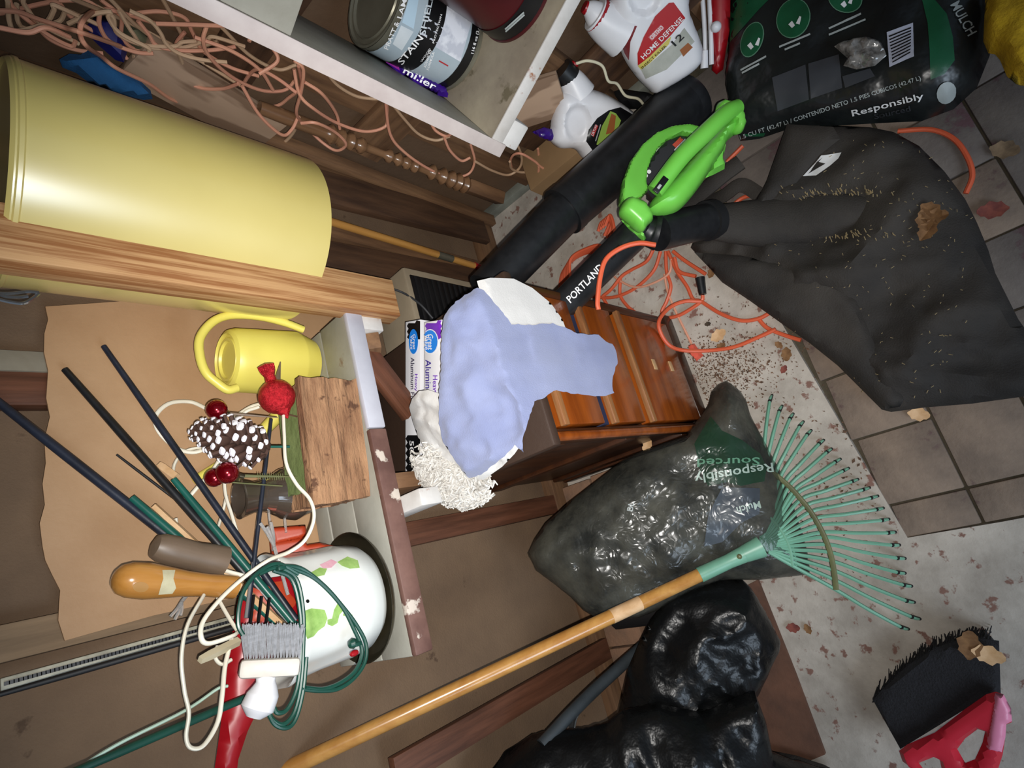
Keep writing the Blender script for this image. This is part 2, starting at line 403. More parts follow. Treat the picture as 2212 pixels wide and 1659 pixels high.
mSteel = mat('bright_wire', '#c5c9cc', None, rough=.2, metal=.95)
mBeige = mat('beige_enamel', '#a3957f', '#8f826d', 5, (1, 1, 1), .5)
mLeaf = mat('dry_leaf', '#8a6540', '#6a4a2c', 60, (1, 1, 1), .85, .3)
mLeafR = mat('reddish_leaf', '#8a4a3c', '#6a3530', 60, (1, 1, 1), .85)
mLeafD = mat('dark_leaf_bits', '#4a3c2c', '#3a3028', 60, (1, 1, 1), .9)
mBlueC = mat('blue_cloth', '#1f5f95', '#174a78', 9, (1, 1, 1), .9, .4, bscale=200)
mNavy = mat('navy_cloth', '#1b1c6a', '#141452', 12, (1, 1, 1), .6, .3)
mYelC = mat('yellow_fleece', '#cfa51a', '#b58c12', 40, (1, 1, 1), .95, .8, bscale=120)
mCardb = mat('brown_cardboard', '#9a7c58', '#8a6d4b', 5, (1, 1, 1), .8)
mRust = mat('rusty_brown_panel', '#6b4836', '#4c3428', 9, (1, 1, 1), .8, .3, bscale=50, c3='#8a6a50', s3=12, t3=.66)
mPinkP = mat('faded_red_plastic', '#cf2a3c', '#bd2434', 5, (1, 1, 1), .4)
mPinkL = mat('sunbleached_pink_plastic', '#e58aa8', None, rough=.4)
mTin = mat('tin_metal', '#8b8878', '#757263', 8, (1, 1, 1), .35, metal=.6)
mSilver = mat('silver_label', '#a7b3ba', '#8fa0ab', 5, (1, 1, 1), .35)
mSilverL = mat('pale_silver_label', '#c9d0d4', '#b9c2c8', 9, (1, 1, 1), .35)
mMaroon = mat('maroon_label', '#4a0f14', '#380b10', 6, (1, 1, 1), .35)
mGreyHandle = mat('grey_brown_wood_handle', '#7a6858', '#665646', 5, (6, 6, .6), .45)
mOrangeHandle = mat('amber_varnish', '#c08a48', '#a87232', 5, (6, 6, .6), .2, coat=.5, c3='#cfc6a6', s3=10, t3=.66)
mYelPr = mat('yellow_print', '#cfc060', None, rough=.4)
mDkGrey = mat('dark_grey_print', '#333539', None, rough=.4)
# ================================================================ STRUCTURE
YW, XW = 1.146, 1.165
floor = mk('floor', abox(-1.6, 1.5, -1.0, 1.5, -.09, -.016, 0), mDirt, kind='structure', smooth=False)
slabp = [(-1.6, 1.5), (-1.6, -1.0), (-.194, -1.0), (-.194, .12), (-.190, .283), (.345, .341), (1.5, .46), (1.5, 1.5)]
mk('concrete_slab', slab([(a, b, 0) for a, b in slabp][::-1], .03), mConc, floor, smooth=False)
ROWS = [(.150, .285), (.004, .146), (-.144, 0), (-.292, -.148), (-.44, -.296)]
for ri, (ya, yb) in enumerate(ROWS):
    xx = -.190 if ri == 0 else -.19+random.uniform(-.0, .0)
    xs = [-.192, -.119, .033, .182, .331, .48, .63, .78, .93, 1.08] if ri % 2 == 0 else [-.192, -.119, .182, .331, .63, .78, 1.08]
    for a, b in zip(xs[:-1], xs[1:]):
        dy = 0 if ri else .035*((a+b)/2+.2)/.5
        yy = yb+(dy if ri == 0 else 0)
        mk('paver', abox(a+.002, b-.002, ya+.0005, yy-.0005, -.03, -.003+random.uniform(-.002, .001), .003), mPaver if random.random() < .6 or (a < .04 and ri == 0) else mPaverG, floor)
bw = mk('wall_back', abox(-1.6, XW+.03, YW, YW+.02, 0, 2.3, 0), mFibre, kind='structure', smooth=False)
rw = mk('wall_right', abox(XW, XW+.02, -1.0, YW, 0, 2.3, 0), mat('dark_sheathing', '#6b523c', '#574230', 3, (1, 1, 1), .85, .3, bscale=90), kind='structure', smooth=False)
# studs of the back wall: each upright is one of the setting's pieces
def stud(x, w, d, m, z0=0, z1=2.2, wall=bw, y=YW):
    return beam('stud', (x, y-d/2, z0), (x, y-d/2, z1), w, d, m, wall, up=(0, 1, 0))
sL0, sL1 = P(0, 1400, y=YW-.03), P(1210, 1085, y=YW-.03)
stud(.105, .055, .035, mRedWood, .02, .85)
stud(.07, .05, .035, mGrayWood, .86, 2.2)
stud(1.10, .07, .05, mBrownWood, .05)
stud(.93, .05, .03, mBrownWood, .05)
stud(.50, .036, .035, mat('dim_grey_stud', '#8f8877', '#79705f', 8, rough=.8), 1.2, 2.2)
stud(.455, .06, .03, mRedWood, 1.2, 2.2)
beam('ledger', (-1.2, YW-.02, .04), (1.12, YW-.02, .04), .08, .04, mBrownWood, bw, up=(0, 1, 0))
# right wall: lower sill, studs and boards
base = mk('baseboard_right', abox(XW-.03, XW, -.2, YW-.04, .0, .035, .003), mat('dim_sill_paint', '#8e9186', '#6f7168', 8, rough=.7), kind='structure')
for y_ in (.86, .52, .18): beam('stud', (XW-.02, y_, .04), (XW-.02, y_, 2.2), .06, .04, mBrownWood, rw, up=(1, 0, 0))
beam('board', (XW-.05, -.1, .52), (XW-.05, 1.0, .62), .12, .018, mBrownWood, rw, up=(1, 0, 0))
beam('board', (XW-.05, -.1, .93), (XW-.05, 1.05, 1.0), .10, .018, mDarkWood, rw, up=(1, 0, 0))
beam('board', (XW-.05, -.1, .28), (XW-.05, .75, .20), .14, .018, mDarkWood, rw, up=(1, 0, 0))
mk('ceiling', abox(-1.6, XW+.03, -.2, YW+.02, 2.3, 2.32, 0), mDarkWood, kind='structure', smooth=False)
# tan hardboard with a torn upper edge
hb = [(98, 662), (104, 690), (96, 720), (95, 760), (104, 800), (100, 860), (108, 900), (96, 950), (99, 1000), (92, 1045), (97, 1090), (86, 1130), (92, 1180),
      (98, 1210), (112, 1240), (130, 1275), (128, 1300), (126, 1340), (140, 1384), (330, 1330), (520, 1288), (640, 1290), (760, 1200), (760, 640), (420, 640)]
mk('hardboard_panel', slab([P(a, b, y=YW-.045) for a, b in hb], .005, (0, -1, 0)), mHard, smooth=False,
   label='tan hardboard sheet with a torn top edge leaning on the wall behind the shelf', cat='board')
beam('metal_shelf_standard', P(0, 1480, y=YW-.05), P(560, 1325, y=YW-.05), .016, .006, mat('cream_painted_metal', '#bdb9a4', '#8f8c7c', 30, rough=.5), None, up=(0, 1, 0),
     label='long thin cream perforated metal strip on the stud at the torn hardboard edge', cat='metal strip')
std = bpy.data.objects['metal_shelf_standard']
a, b = P(0, 1480, y=YW-.054), P(560, 1325, y=YW-.054)
mk('slots', join(*[xf(box(.003, .005, .006), frame(a+(b-a)*t, b-a, (0, 1, 0))) for t in np.linspace(.02, .98, 70)]), mDkGrey, std, kind='stuff', smooth=False)
# foundation bricks along the back wall
fb = thing('brick_row', 'row of loose foundation bricks on the floor along the back wall', 'bricks', (-.2, 1.0, 0))
k = 0
for (x0, x1, y0, y1, m) in ((.145, .02, .985, 1.09, mMasonry), (.015, -.08, .97, 1.09, mMasonryR), (-.085, -.2, .975, 1.09, mMasonryR), (-.205, -.32, .97, 1.09, mMasonry), (-.325, -.45, .975, 1.09, mMasonry), (-.455, -.6, .97, 1.09, mMasonryR)):
    mk('brick', abox(x1, x0, y0, y1, 0, .058, .003), m, fb)
pb = mk('perforated_brick', abox(-.04, .15, .885, .98, 0, .055, .003), mMasonry, label='tan perforated brick lying flat between the dresser and the clear sack', cat='brick')
for i in range(3):
    for j in range(2): mk('brick_hole', ([(c[0]+.0, c[1], c[2]) for c in xf(lathe([(.011, 0), (.011, .0008)], 14), Matrix.Translation((.0+i*.055, .912+j*.042, .0548)))[0]], lathe([(.011, 0), (.011, .0008)], 14)[1]), mDkGrey, pb)
# ================================================================ LEFT SHELF
ZS = .87
sh = thing('wall_shelf', 'worn grey painted plank shelf on the back wall with chipped front edge', 'shelf', (.21, 1.0, ZS-.03))
mk('plank', abox(-.115, .527, .866, .955, ZS-.032, ZS, .003), mPaint, sh)
mk('plank', abox(-.115, .527, .958, 1.045, ZS-.030, ZS-.001, .003), mPaint, sh)
mk('plank', abox(-.115, .527, 1.048, 1.10, ZS-.032, ZS-.001, .003), mPaint, sh)
mk('edge_strip', abox(-.115, .28, .853, .866, ZS-.036, ZS+.001, .003), mPaintBr, sh, label='brown front strip with chipped white paint')
mk('edge_strip', abox(.282, .527, .853, .866, ZS-.036, ZS+.001, .003), mat('lilac_grey_paint', '#bcbdc6', '#a9a9b4', 8, rough=.5), sh, label='pale lilac grey front strip')
mk('cleat', abox(.49, .525, .858, 1.10, ZS-.085, ZS-.036, .002), mPaintW, sh, label='white painted end block')
mk('cleat', abox(.165, .195, .86, 1.10, ZS-.10, ZS-.036, .002), mBrownWood, sh)
mk('cleat', abox(.118, .150, .80, 1.10, ZS-.085, ZS-.036, .004), mPaintW, sh, label='white block stained brown')
beam('brace', (.47, .872, ZS-.05), (.47, 1.10, ZS-.19), .05, .035, mBrownWood, sh, up=(1, 0, 0))
beam('brace', (.455, .89, ZS-.05), (.33, .91, ZS-.15), .05, .02, mRedWood, sh, up=(0, 1, 0))
# post in front of the drum
beam('wooden_post', (.560, .856, .752), (.560, .856, 1.9), .085, .042, mWoodPost, None, up=(0, 1, 0),
     label='clean fir post at the right end of the grey shelf before the yellow drum', cat='post')
wh = thing('wire_hook', 'bright bent wire hook on the left side of the fir post near its top', 'hook', tuple(P(30, 642, y=.84)))
for pts in ([(-30, 632), (20, 634), (60, 630), (84, 632)], [(-20, 642), (20, 652), (50, 655), (70, 645), (84, 634)], [(-20, 628), (10, 640), (40, 642), (60, 640)]):
    mk('wire', tube(cordpts(pts, y=.835), .0022, 6), mSteel, wh)
# yellow drum
C0 = (.715, .925); r0 = .165
dr = thing('metal_drum', 'tall glossy yellow metal drum hanging beside the fir post', 'drum', (C0[0], C0[1], .92))
mk('drum_body', lathe([(r0-.006, 0), (r0, .0), (r0, .004), (r0, .448), (r0-.004, .453), (r0-.007, .448), (.02, .446)], 96), mYellowP, dr, Matrix.Translation((C0[0], C0[1], .92)))
mk('top_rim', lathe([(r0, .437), (r0+.002, .439), (r0+.002, .444), (r0, .446)], 72, False, False), mYellowP, dr, Matrix.Translation((C0[0], C0[1], .92)))
0 and mk('seam', abox(C0[0]-.11, C0[0]-.108, .925-.127, .925-.125, .92, 1.39, 0), mYellowP, dr)
mk('wall_bracket', abox(.69, .74, 1.0, 1.143, .93, .97, .002), mTin, dr)
# ---------------------------------------------------------------- watering can
wc = thing('watering_can', 'bright yellow plastic watering can at the right end of the grey shelf', 'watering can', (.478, 1.015, ZS))
cc = Matrix.Translation((.478, 1.015, ZS))
mk('body', lathe([(.046, .0), (.052, .001), (.065, .034), (.066, .038), (.061, .155), (.057, .166), (.050, .170), (.047, .164), (.043, .164), (.041, .168), (.036, .168), (.034, .163), (.02, .163)], 40, capt=True), mYel, wc, cc)
mk('handle', tube(cordpts([(655, 712, .985), (615, 697), (560, 684), (500, 681), (460, 695), (432, 730), (432, 770), (445, 805), (470, 828), (492, 842), (512, 838)], y=.985), .0078, 12, 8), mYel, wc)
mk('spout', tube([(.42, 1.03, .90), (.385, 1.05, .93), (.33, 1.075, .99), (.295, 1.085, 1.045), (.27, 1.09, 1.09)], [.017, .014, .011, .009, .009], 14), mYel, wc)
# ---------------------------------------------------------------- log planter with foam
pl = thing('timber_planter', 'rough cut timber block planter filled with green floral foam on the shelf edge', 'planter', (.275, .91, ZS))
Mp = Matrix.Translation((.276, .909, ZS)) @ Matrix.Rotation(math.radians(-6), 4, 'Z')
def bark(sx, sy, sz, c):
    V, Fc = [], []; nx, ny, nz = 26, 4, 9
    bm = bmesh.new(); bmesh.ops.create_cube(bm, size=1); bmesh.ops.subdivide_edges(bm, edges=bm.edges[:], cuts=9, use_grid_fill=True)
    for v in bm.verts:
        p = Vector((v.co.x*sx, v.co.y*sy, v.co.z*sz)); q = Vector((p.x*8, p.y*40, p.z*40+3)); p += Vector((0, 1, .4))*(.006*fbm(q, 1.0)); p.x += .004*fbm(p, 60); v.co = p+Vector(c)
    V = [v.co[:] for v in bm.verts]; Fc = [[v.index for v in f.verts] for f in bm.faces]; bm.free(); return V, Fc
mk('front_slab', bark(.222, .022, .112, (0, -.022, .057)), mBark, pl, Mp)
mk('back_slab', bark(.222, .02, .096, (0, .079, .049)), mBark, pl, Mp)
mk('end_block', bark(.028, .082, .098, (-.095, .030, .050)), mBark, pl, Mp)
mk('end_block', bark(.028, .082, .098, (.095, .030, .050)), mBark, pl, Mp)
fm = mk('floral_foam', bark(.168, .082, .104, (0, .030, .053)), mFoam, pl, Mp)
# ornaments
def sphere_at(name, px, py, rpx, y, m, parent=None, s=(1, 1, 1), seg=24, **tg):
    c = P(px, py, y=y); w_ = (c-CAM)@fwd; return mk(name, ball(rpx*w_/F, seg, (0, 0, 0), s), m, parent, Matrix.Translation(Vector(c)), **tg), c, rpx*w_/F
pg = thing('pomegranate_ornament', 'glittery red pomegranate ornament above the timber planter', 'ornament', tuple(P(600, 855, y=.895)))
b0, c0, rr = sphere_at('fruit', 598, 857, 38, .895, mGlit, pg)
t0 = P(582, 812, y=.895); d0 = (t0-c0)/np.linalg.norm(t0-c0)
mk('crown', lathe([(.010, 0), (.009, .012), (.013, .022), (.0145, .030), (.008, .034)], 18, wob=lambda t, z: .12*math.cos(6*t)*(z > .02)), mGlit, pg, frame(c0+d0*rr*.88, d0))
t1 = P(618, 897, y=.895); d1 = (t1-c0)/np.linalg.norm(t1-c0)
mk('tip', lathe([(.014, 0), (.007, .008), (.001, .016)], 14), mGlit, pg, frame(c0+d1*rr*.86, d1))
s0, s1 = P(606, 782, y=.915), P(598, 830, y=.90)
mk('dark_spike', tube([s0, s1], [.0008, .0065], 8), mGreyHandle, pg)
mk('pick', tube([P(600, 890, y=.9), P(642, 900, y=.905)], .0016, 6), mDarkWood, pg)
for (px, py, r_, y_, e, lb) in ((468, 885, 22, .93, ((490, 893), (600, 902)), 'small shiny red ball ornament on a pick above the pinecone'),
                        (491, 1021, 24, .915, ((520, 1028), (640, 1030)), 'small shiny red ball ornament on a green toothed pick below the pinecone'),
                        (463, 1032, 20, .935, None, 'small shiny red ball ornament half hidden behind another red ball')):
    o = thing('ball_ornament', lb, 'ornament', tuple(P(px, py, y=y_))); bb, cb, rb = sphere_at('ball', px, py, r_, y_, mRedBall, o)
    if e:
        p0, p1 = P(*e[0], y=y_), P(*e[1], y=.915)
        mk('cap', tube([cb+(p0-cb)*.9, p0+(p0-cb)*.25], .004, 10), mBronze, o)
        mk('pick', tube([p0, p1], [.003, .0008], 8), mOlive if py > 1000 else mGreyHandle, o)
        if py > 1000:
            mk('teeth', join(*[tube([p0+(p1-p0)*t, p0+(p1-p0)*(t+.04)+np.array([s_*.006, 0, .004])], [.001, .0004], 4, 1) for t in np.linspace(.3, .75, 12) for s_ in (-1, 1)]), mOlive, o, kind='stuff')
    else: mk('pick', tube([P(470, 1040, y=y_), P(610, 1050, y=.93)], .0012, 6), mOlive, o)
# pinecone
pc0, pc1 = P(578, 975, y=.915), P(424, 928, y=.93); ax = (pc1-pc0); LC = np.linalg.norm(ax); Mc = frame(pc0, ax)
pcn = thing('pinecone', 'brown pinecone with white painted tips above the timber planter', 'pinecone', tuple(pc0))
prof = lambda t: float(np.interp(t, [0, .12, .3, .55, .8, .93, 1], [.024, .036, .040, .037, .029, .019, .008]))
mk('core', lathe([(max(.001, prof(t)*.5), t*LC) for t in np.linspace(0, 1, 14)], 16), mCone, pcn, Mc)
scm = None; NS = 92
bm_ = box(.013, .018, .004, .0012, (0, .009, 0)); tp_ = box(.0095, .004, .0070, .0022, (0, .0185, .0010), .0012)
for i in range(NS):
    t = (i+.5)/NS; th = i*2.39996; r_ = prof(t)*.62; sc_ = .74+.62*math.sin(math.pi*min(1, t+.12))
    Ml = Mc @ Matrix.Translation((0, 0, t*LC*.97)) @ Matrix.Rotation(th, 4, 'Z') @ Matrix.Translation((0, r_*.75, 0)) @ Matrix.Rotation(math.radians(25+30*t), 4, 'X') @ Matrix.Rotation(random.uniform(-.25, .25), 4, 'Z') @ Matrix.Rotation(random.uniform(-.2, .2), 4, 'X') @ Matrix.Scale(sc_*random.uniform(.82, 1.15), 4)
    if scm is None:
        o = mk('scale', bm_, mCone, pcn, Ml); q = mk('white_tip', tp_, mSnow, o, Ml); scm = (o, q)
    else:
        o = scm[0].copy(); COL.objects.link(o); o.parent = pcn; o.matrix_basis = WM[pcn].inverted() @ Ml
        q = scm[1].copy(); COL.objects.link(q); q.parent = o; q.matrix_basis = Matrix.Identity(4)
mk('pick', tube([P(572, 965, y=.915), P(626, 965, y=.905)], .0022, 6), mTeal, pcn)
# smoky glass vase
vs = thing('glass_vase', 'smoky brown glass vase behind the red ball ornaments', 'vase', (.255, 1.045, ZS))
mk('vase_body', lathe([(.03, 0), (.036, .004), (.024, .016), (.022, .03), (.044, .05), (.052, .075), (.046, .10), (.03, .125), (.028, .15), (.036, .175), (.030, .176), (.024, .15), (.04, .10)], 36), mGlassBr, vs, Matrix.Translation((.215, 1.025, ZS)))
mk('dark_cap', lathe([(.02, 0), (.024, .004), (.018, .02), (.008, .026)], 20), mBlackM, vs, Matrix.Translation((.29, .985, ZS)))
# ================================================================ POT GROUP
PC = np.array([.002, .972, ZS])
ds = thing('bronze_dish', 'dark bronze metal dish under the floral ceramic pot', 'dish', tuple(PC))
mk('dish', lathe([(.075, 0), (.092, .002), (.108, .012), (.112, .020), (.114, .021), (.113, .017), (.106, .009), (.08, .004), (.02, .004)], 56), mBronze, ds, Matrix.Translation(Vector(PC)))
Mpot = Matrix.Translation(Vector(PC+[0, 0, .006]))
pot = thing('ceramic_pot', 'white glazed ceramic pot with raised green leaves and pink blossoms', 'pot', tuple(PC+[0, 0, .006]))
wb = lambda t, z: .012*math.cos(11*t)*min(1, z/.1)+.006*math.sin(5*t)
body = mk('pot_body', lathe([(.066, 0), (.082, .004), (.092, .018), (.096, .05), (.096, .11), (.099, .150), (.104, .163), (.103, .168), (.097, .163), (.091, .14), (.088, .04), (.02, .012)], 96, wob=wb), mPot, pot, Mpot)
fpot = caster(body)
for poly, m in (([(657, 1320), (672, 1315), (700, 1318), (706, 1335), (700, 1352), (686, 1362), (676, 1374), (662, 1380), (656, 1350)], mLeafG),
                ([(706, 1338), (716, 1336), (720, 1318), (728, 1304), (740, 1308), (741, 1318), (732, 1328), (728, 1345), (716, 1352), (706, 1348)], mLeafG),
                ([(740, 1325), (760, 1327), (760, 1330), (740, 1330)], mLeafG),
                ([(668, 1240), (690, 1228), (706, 1230), (700, 1244), (680, 1248)], mLeafG), ([(690, 1222), (715, 1210), (728, 1216), (715, 1228), (698, 1230)], mPink),
                ([(728, 1216), (750, 1204), (772, 1212), (776, 1228), (755, 1230), (738, 1224)], mLeafG), ([(655, 1484), (672, 1466), (690, 1446), (718, 1436), (735, 1430), (730, 1445), (700, 1464), (676, 1482)], mPink),
                ([(700, 1464), (730, 1446), (750, 1440), (768, 1432), (790, 1408), (802, 1404), (798, 1425), (775, 1448), (735, 1460), (710, 1474)], mLeafG),
                ([(762, 1404), (770, 1404), (772, 1418), (763, 1420)], mPink)):
    decal('leaf_relief' if m is mLeafG else 'blossom_relief', poly, fpot, m, pot, step=6, off=.003)
decal('drain_hole', ell(664, 1299, 4, 4, 12), fpot, mBlackPr, pot, 4)
# stakes in the pot
def stk(name, p0, p1, y0, y1, r, m, lb, cat='stake', n=5, bump=True, square=False, parent=None):
    a, b = P(*p0, y=y0), P(*p1, y=y1)
    pts = [a+(b-a)*t for t in np.linspace(0, 1, n)]
    rr_ = [r*.8]+[r]*(n-1)
    tg = dict(label=lb, cat=cat) if parent is None else {}
    return mk(name, tube(pts, rr_, 4 if square else 10, 3, sp=True), m, parent, **tg)
stk('garden_stake', (224, 748), (640, 1340), 1.075, .965, .0058, mInk, 'dark stake with its tip over the tan board, nearest the watering can')
stk('garden_stake', (140, 798), (640, 1365), 1.075, .970, .0068, mBlack, 'glossy black stake between two other long dark stakes')
stk('garden_stake', (-40, 840), (645, 1380), 1.085, .975, .0075, mInk, 'longest dark stake running off the top of the shelf area')
stk('garden_stake', (285, 1075), (645, 1385), 1.03, .968, .0068, mTeal, 'teal green stake with a broken dark top')
stk('garden_stake', (375, 1035), (645, 1360), 1.02, .965, .0062, mTeal, 'teal green stake beside the short split wooden lath')
stk('wooden_lath', (345, 1003), (382, 1030), 1.045, 1.025, .0075, mPale, 'short pale wood lath end beside a teal stake', square=True)
stk('wooden_lath', (333, 1092), (665, 1400), 1.025, .955, .006, mPale, 'long pale wooden lath in the pot beside the teal stakes', square=True)
stk('twig_hook', (252, 982), (420, 1110), 1.07, 1.05, .0022, mBlackM, 'thin black hooked wire in front of the tan board', cat='wire')
# extra bits of the stake bundle
stk('garden_stake', (586, 905), (534, 1335), .955, .955, .0035, mInk, 'thin grey rod standing between the pinecone and the brush')
stk('garden_stake', (130, 1680), (560, 1495), .93, .95, .0055, mGreenW, 'dark green stake crossing the lower fibreboard toward the brush handle')
stk('garden_stake', (0, 1500), (520, 1352), 1.04, 1.0, .0042, mBlackM, 'green stake coloured black for its shade alongside the perforated metal strip')  # green stake; the shade on it is put into the matt black
mk('cord_line', tube(cordpts([(140, 1680), (250, 1610), (400, 1535), (470, 1488), (492, 1482)], y=.97), .0022, 6), mat('pale_green_line', '#b7d3c0', None, rough=.5), label='thin pale green line crossing below the white cord loop', cat='string')
# tool handles
def handle(name, p0, p1, y0, y1, prof_, m, lb, parts=None):
    a, b = P(*p0, y=y0), P(*p1, y=y1); L_ = np.linalg.norm(b-a)
    o = thing(name, lb, 'tool handle', tuple(a)); g = mk('grip', lathe([(r_, t*L_) for t, r_ in prof_], 28), m, o, frame(a, b-a)); return o, a, b, g
h1, a1, b1, g1 = handle('tool_handle', (243, 1250), (506, 1268), .95, .98, [(0, .004), (.015, .012), (.05, .019), (.12, .0235), (.25, .025), (.4, .022), (.55, .0185), (.75, .0165), (.9, .0175), (1, .018)], mOrangeHandle, 'amber varnished wooden tool handle with a worn cream label')
fg = caster(g1)
decal('worn_label', [(350, 1232), (378, 1232), (374, 1250), (380, 1270), (372, 1282), (342, 1284), (348, 1262), (352, 1250)], fg, mat('cream_label', '#c9c4a4', '#b1a684', 20, rough=.6), h1, step=6)
decal('worn_label', ell(304, 1268, 17, 11), fg, mat('worn_bare_wood', '#a5793f', None, rough=.6), h1, step=5, off=.0008)
h2, *_ = handle('tool_handle', (328, 1178), (480, 1215), .985, 1.0, [(0, .006), (.04, .017), (.12, .0205), (.3, .022), (.6, .021), (.8, .024), (1, .026)], mGreyHandle, 'grey brown wooden tool handle above the amber one')
# red plastic scoop behind and below the pot
rs = thing('red_scoop', 'long red plastic scoop standing behind the brush and running out of frame', 'scoop', tuple(P(500, 1500, y=1.0)))
fn = plane(P(540, 1400, y=1.0), (0, -1, .25))
mk('blade', puff([(525, 1265), (560, 1252), (640, 1240), (650, 1330), (590, 1420), (575, 1470), (568, 1510), (535, 1580), (515, 1640), (505, 1720), (455, 1720), (475, 1580), (490, 1440), (505, 1350), (512, 1300)], fn, (0, -1, .25), .012, .02, .002, .012), mRedP, rs)
mk('slotted_plate', puff([(540, 1262), (612, 1255), (640, 1300), (618, 1350), (535, 1352)], plane(P(570, 1300, y=.985), (0, -1, .3)), (0, -1, .3), .006, .01, .002, .01), mOrangePl, rs)
for i in range(3): mk('slot', tube(cordpts([(548+i*17, 1285+i*3), (540+i*17, 1350)], y=.965), .0028, 6), mBlackPr, rs)
for (pp, lb) in (([(580, 1140), (660, 1134), (664, 1158), (650, 1166), (590, 1180)], 'upper red orange plastic bracket behind the clear forks'), ([(582, 1172), (655, 1160), (664, 1176), (690, 1172), (726, 1180), (724, 1205), (690, 1215), (620, 1225), (585, 1205)], 'lower red orange plastic bracket beside the floral pot')):
    mk('plastic_bracket', puff(pp, plane(P(640, 1170, y=1.03), (0, -1, .4)), (0, -1, .4), .014, .008, .004, .0035), mOrangePl, label=lb, cat='bracket')
# clear forks (plant card picks)
for (pp, tines, y_, lb) in (([(592, 1180), (612, 1250), (622, 1285)], [(585, 1128), (577, 1138), (562, 1130)], .93, 'clear plastic card fork in front of the red brackets'),
                        ([(392, 1300), (410, 1278), (424, 1255)], [(368, 1332), (378, 1338), (390, 1330)], 1.03, 'smoky plastic card fork lying against the stud')):
    o = thing('card_fork', lb, 'plant pick', tuple(P(*pp[0], y=y_)))
    mk('stem', tube(cordpts(pp, y=y_), .0028, 8), mClear, o)
    for tx in tines:
        q = pp[0]; mk('tine', tube(cordpts([tx, ((tx[0]+q[0])/2+2, (tx[1]+q[1])/2), q], y=y_-.004), .0026, 8), mClear, o)
stk('plastic_rod', (548, 1210), (532, 1335), .955, .955, .0032, mClear, 'short smoky plastic rod beside the wire coil', 'rod')
for i, (pa, pb_) in enumerate((((560, 1090), (548, 1200)), ((578, 1085), (590, 1190)), ((612, 1090), (618, 1150)))):
    stk('plastic_rod', pa, pb_, 1.03, 1.02, .0024, mClear, 'thin clear rod behind the planter, %s' % ('nearest the stakes', 'middle one', 'nearest the shelf top')[i], 'rod')
# green christmas wire around the pot
gw = thing('green_wire', 'coil of dark green string light wire looped around the floral pot', 'wire', tuple(P(720, 1490, y=.87)))
for pts in ([(645, 1240), (600, 1218), (560, 1235), (530, 1270), (517, 1310), (515, 1350), (525, 1372)],
            [(600, 1222), (640, 1250), (655, 1320), (655, 1400), (650, 1480), (635, 1540), (610, 1565), (585, 1550), (578, 1520)],
            [(590, 1232), (630, 1252), (648, 1320), (650, 1400), (643, 1480), (622, 1530), (600, 1540), (590, 1525)],
            [(600, 1222), (650, 1228), (700, 1265), (740, 1310), (770, 1350), (790, 1390), (788, 1430), (765, 1465), (730, 1488), (690, 1492), (650, 1488)],
            [(620, 1224), (680, 1250), (735, 1305), (765, 1360), (782, 1405), (770, 1445), (740, 1472), (700, 1488), (660, 1486)],
            [(575, 1510), (590, 1560), (620, 1572), (640, 1550), (655, 1490), (662, 1420)],
            [(560, 1240), (600, 1226), (640, 1244)]):
    mk('wire', tube(cordpts(pts, y=.862), .0031, 8, 8), mGreenW, gw)
for q in ((770, 1392), (606, 1228)): mk('clip', box(.006, .014, .012, .001), mGreenW, gw, Matrix.Translation(Vector(P(*q, y=.857))))
mk('bulb_socket', ball(.008, 10), mGreenW, gw, Matrix.Translation(Vector(P(762, 1390, y=.858))))
mk('red_bulb', ball(.005, 10, s=(1, 1, 1.6)), mRedP, gw, Matrix.Translation(Vector(P(765, 1411, y=.858))))
# brush
BRD = np.array([0, -.01, .004])
br = thing('scrub_brush', 'scrub brush with grey bristles, cream block and white handle on the pot rim', 'brush', tuple(P(585, 1430, y=.86)))
fb2 = plane(P(580, 1430, y=.862), (0, -1, .45)); nb = (0, -1, .45)
beam('block', fb2(517, 1445), fb2(648, 1439), .024, .030, mat('cream_block', '#d3cdc2', '#c2bab0', 20, rough=.45), br, up=(0, -1, .45), bev=.006)
mk('handle', tube([fb2(574, 1450), fb2(574, 1472), fb2(568, 1500), fb2(556, 1530), fb2(548, 1550)], [.013, .0125, .021, .022, .010], 20, 8), mWhiteP, br)
bt = []
for i in range(9):
    for j in range(3):
        for k in range(16):
            qx = 533+i*13.2; a = fb2(qx, 1426)+np.array([0, -.010+j*.008, 0]); qt = (qx+random.uniform(-9, 9), 1352+random.uniform(-5, 7)); b = fb2(*qt)+np.array([0, -.012+j*.010+random.uniform(-.004, .004), 0])
            bt.append(tube([a, b], .0007, 3, 1))
mk('bristles', join(*bt), mBrist, br, kind='stuff')
stk('paint_stick', (432, 1426), (515, 1385), .93, .95, .0068, mat('bare_stick', '#cfc4a6', '#b8ab8b', 9, rough=.7), 'short bare wooden stick between the cord loops', 'stick', square=True)
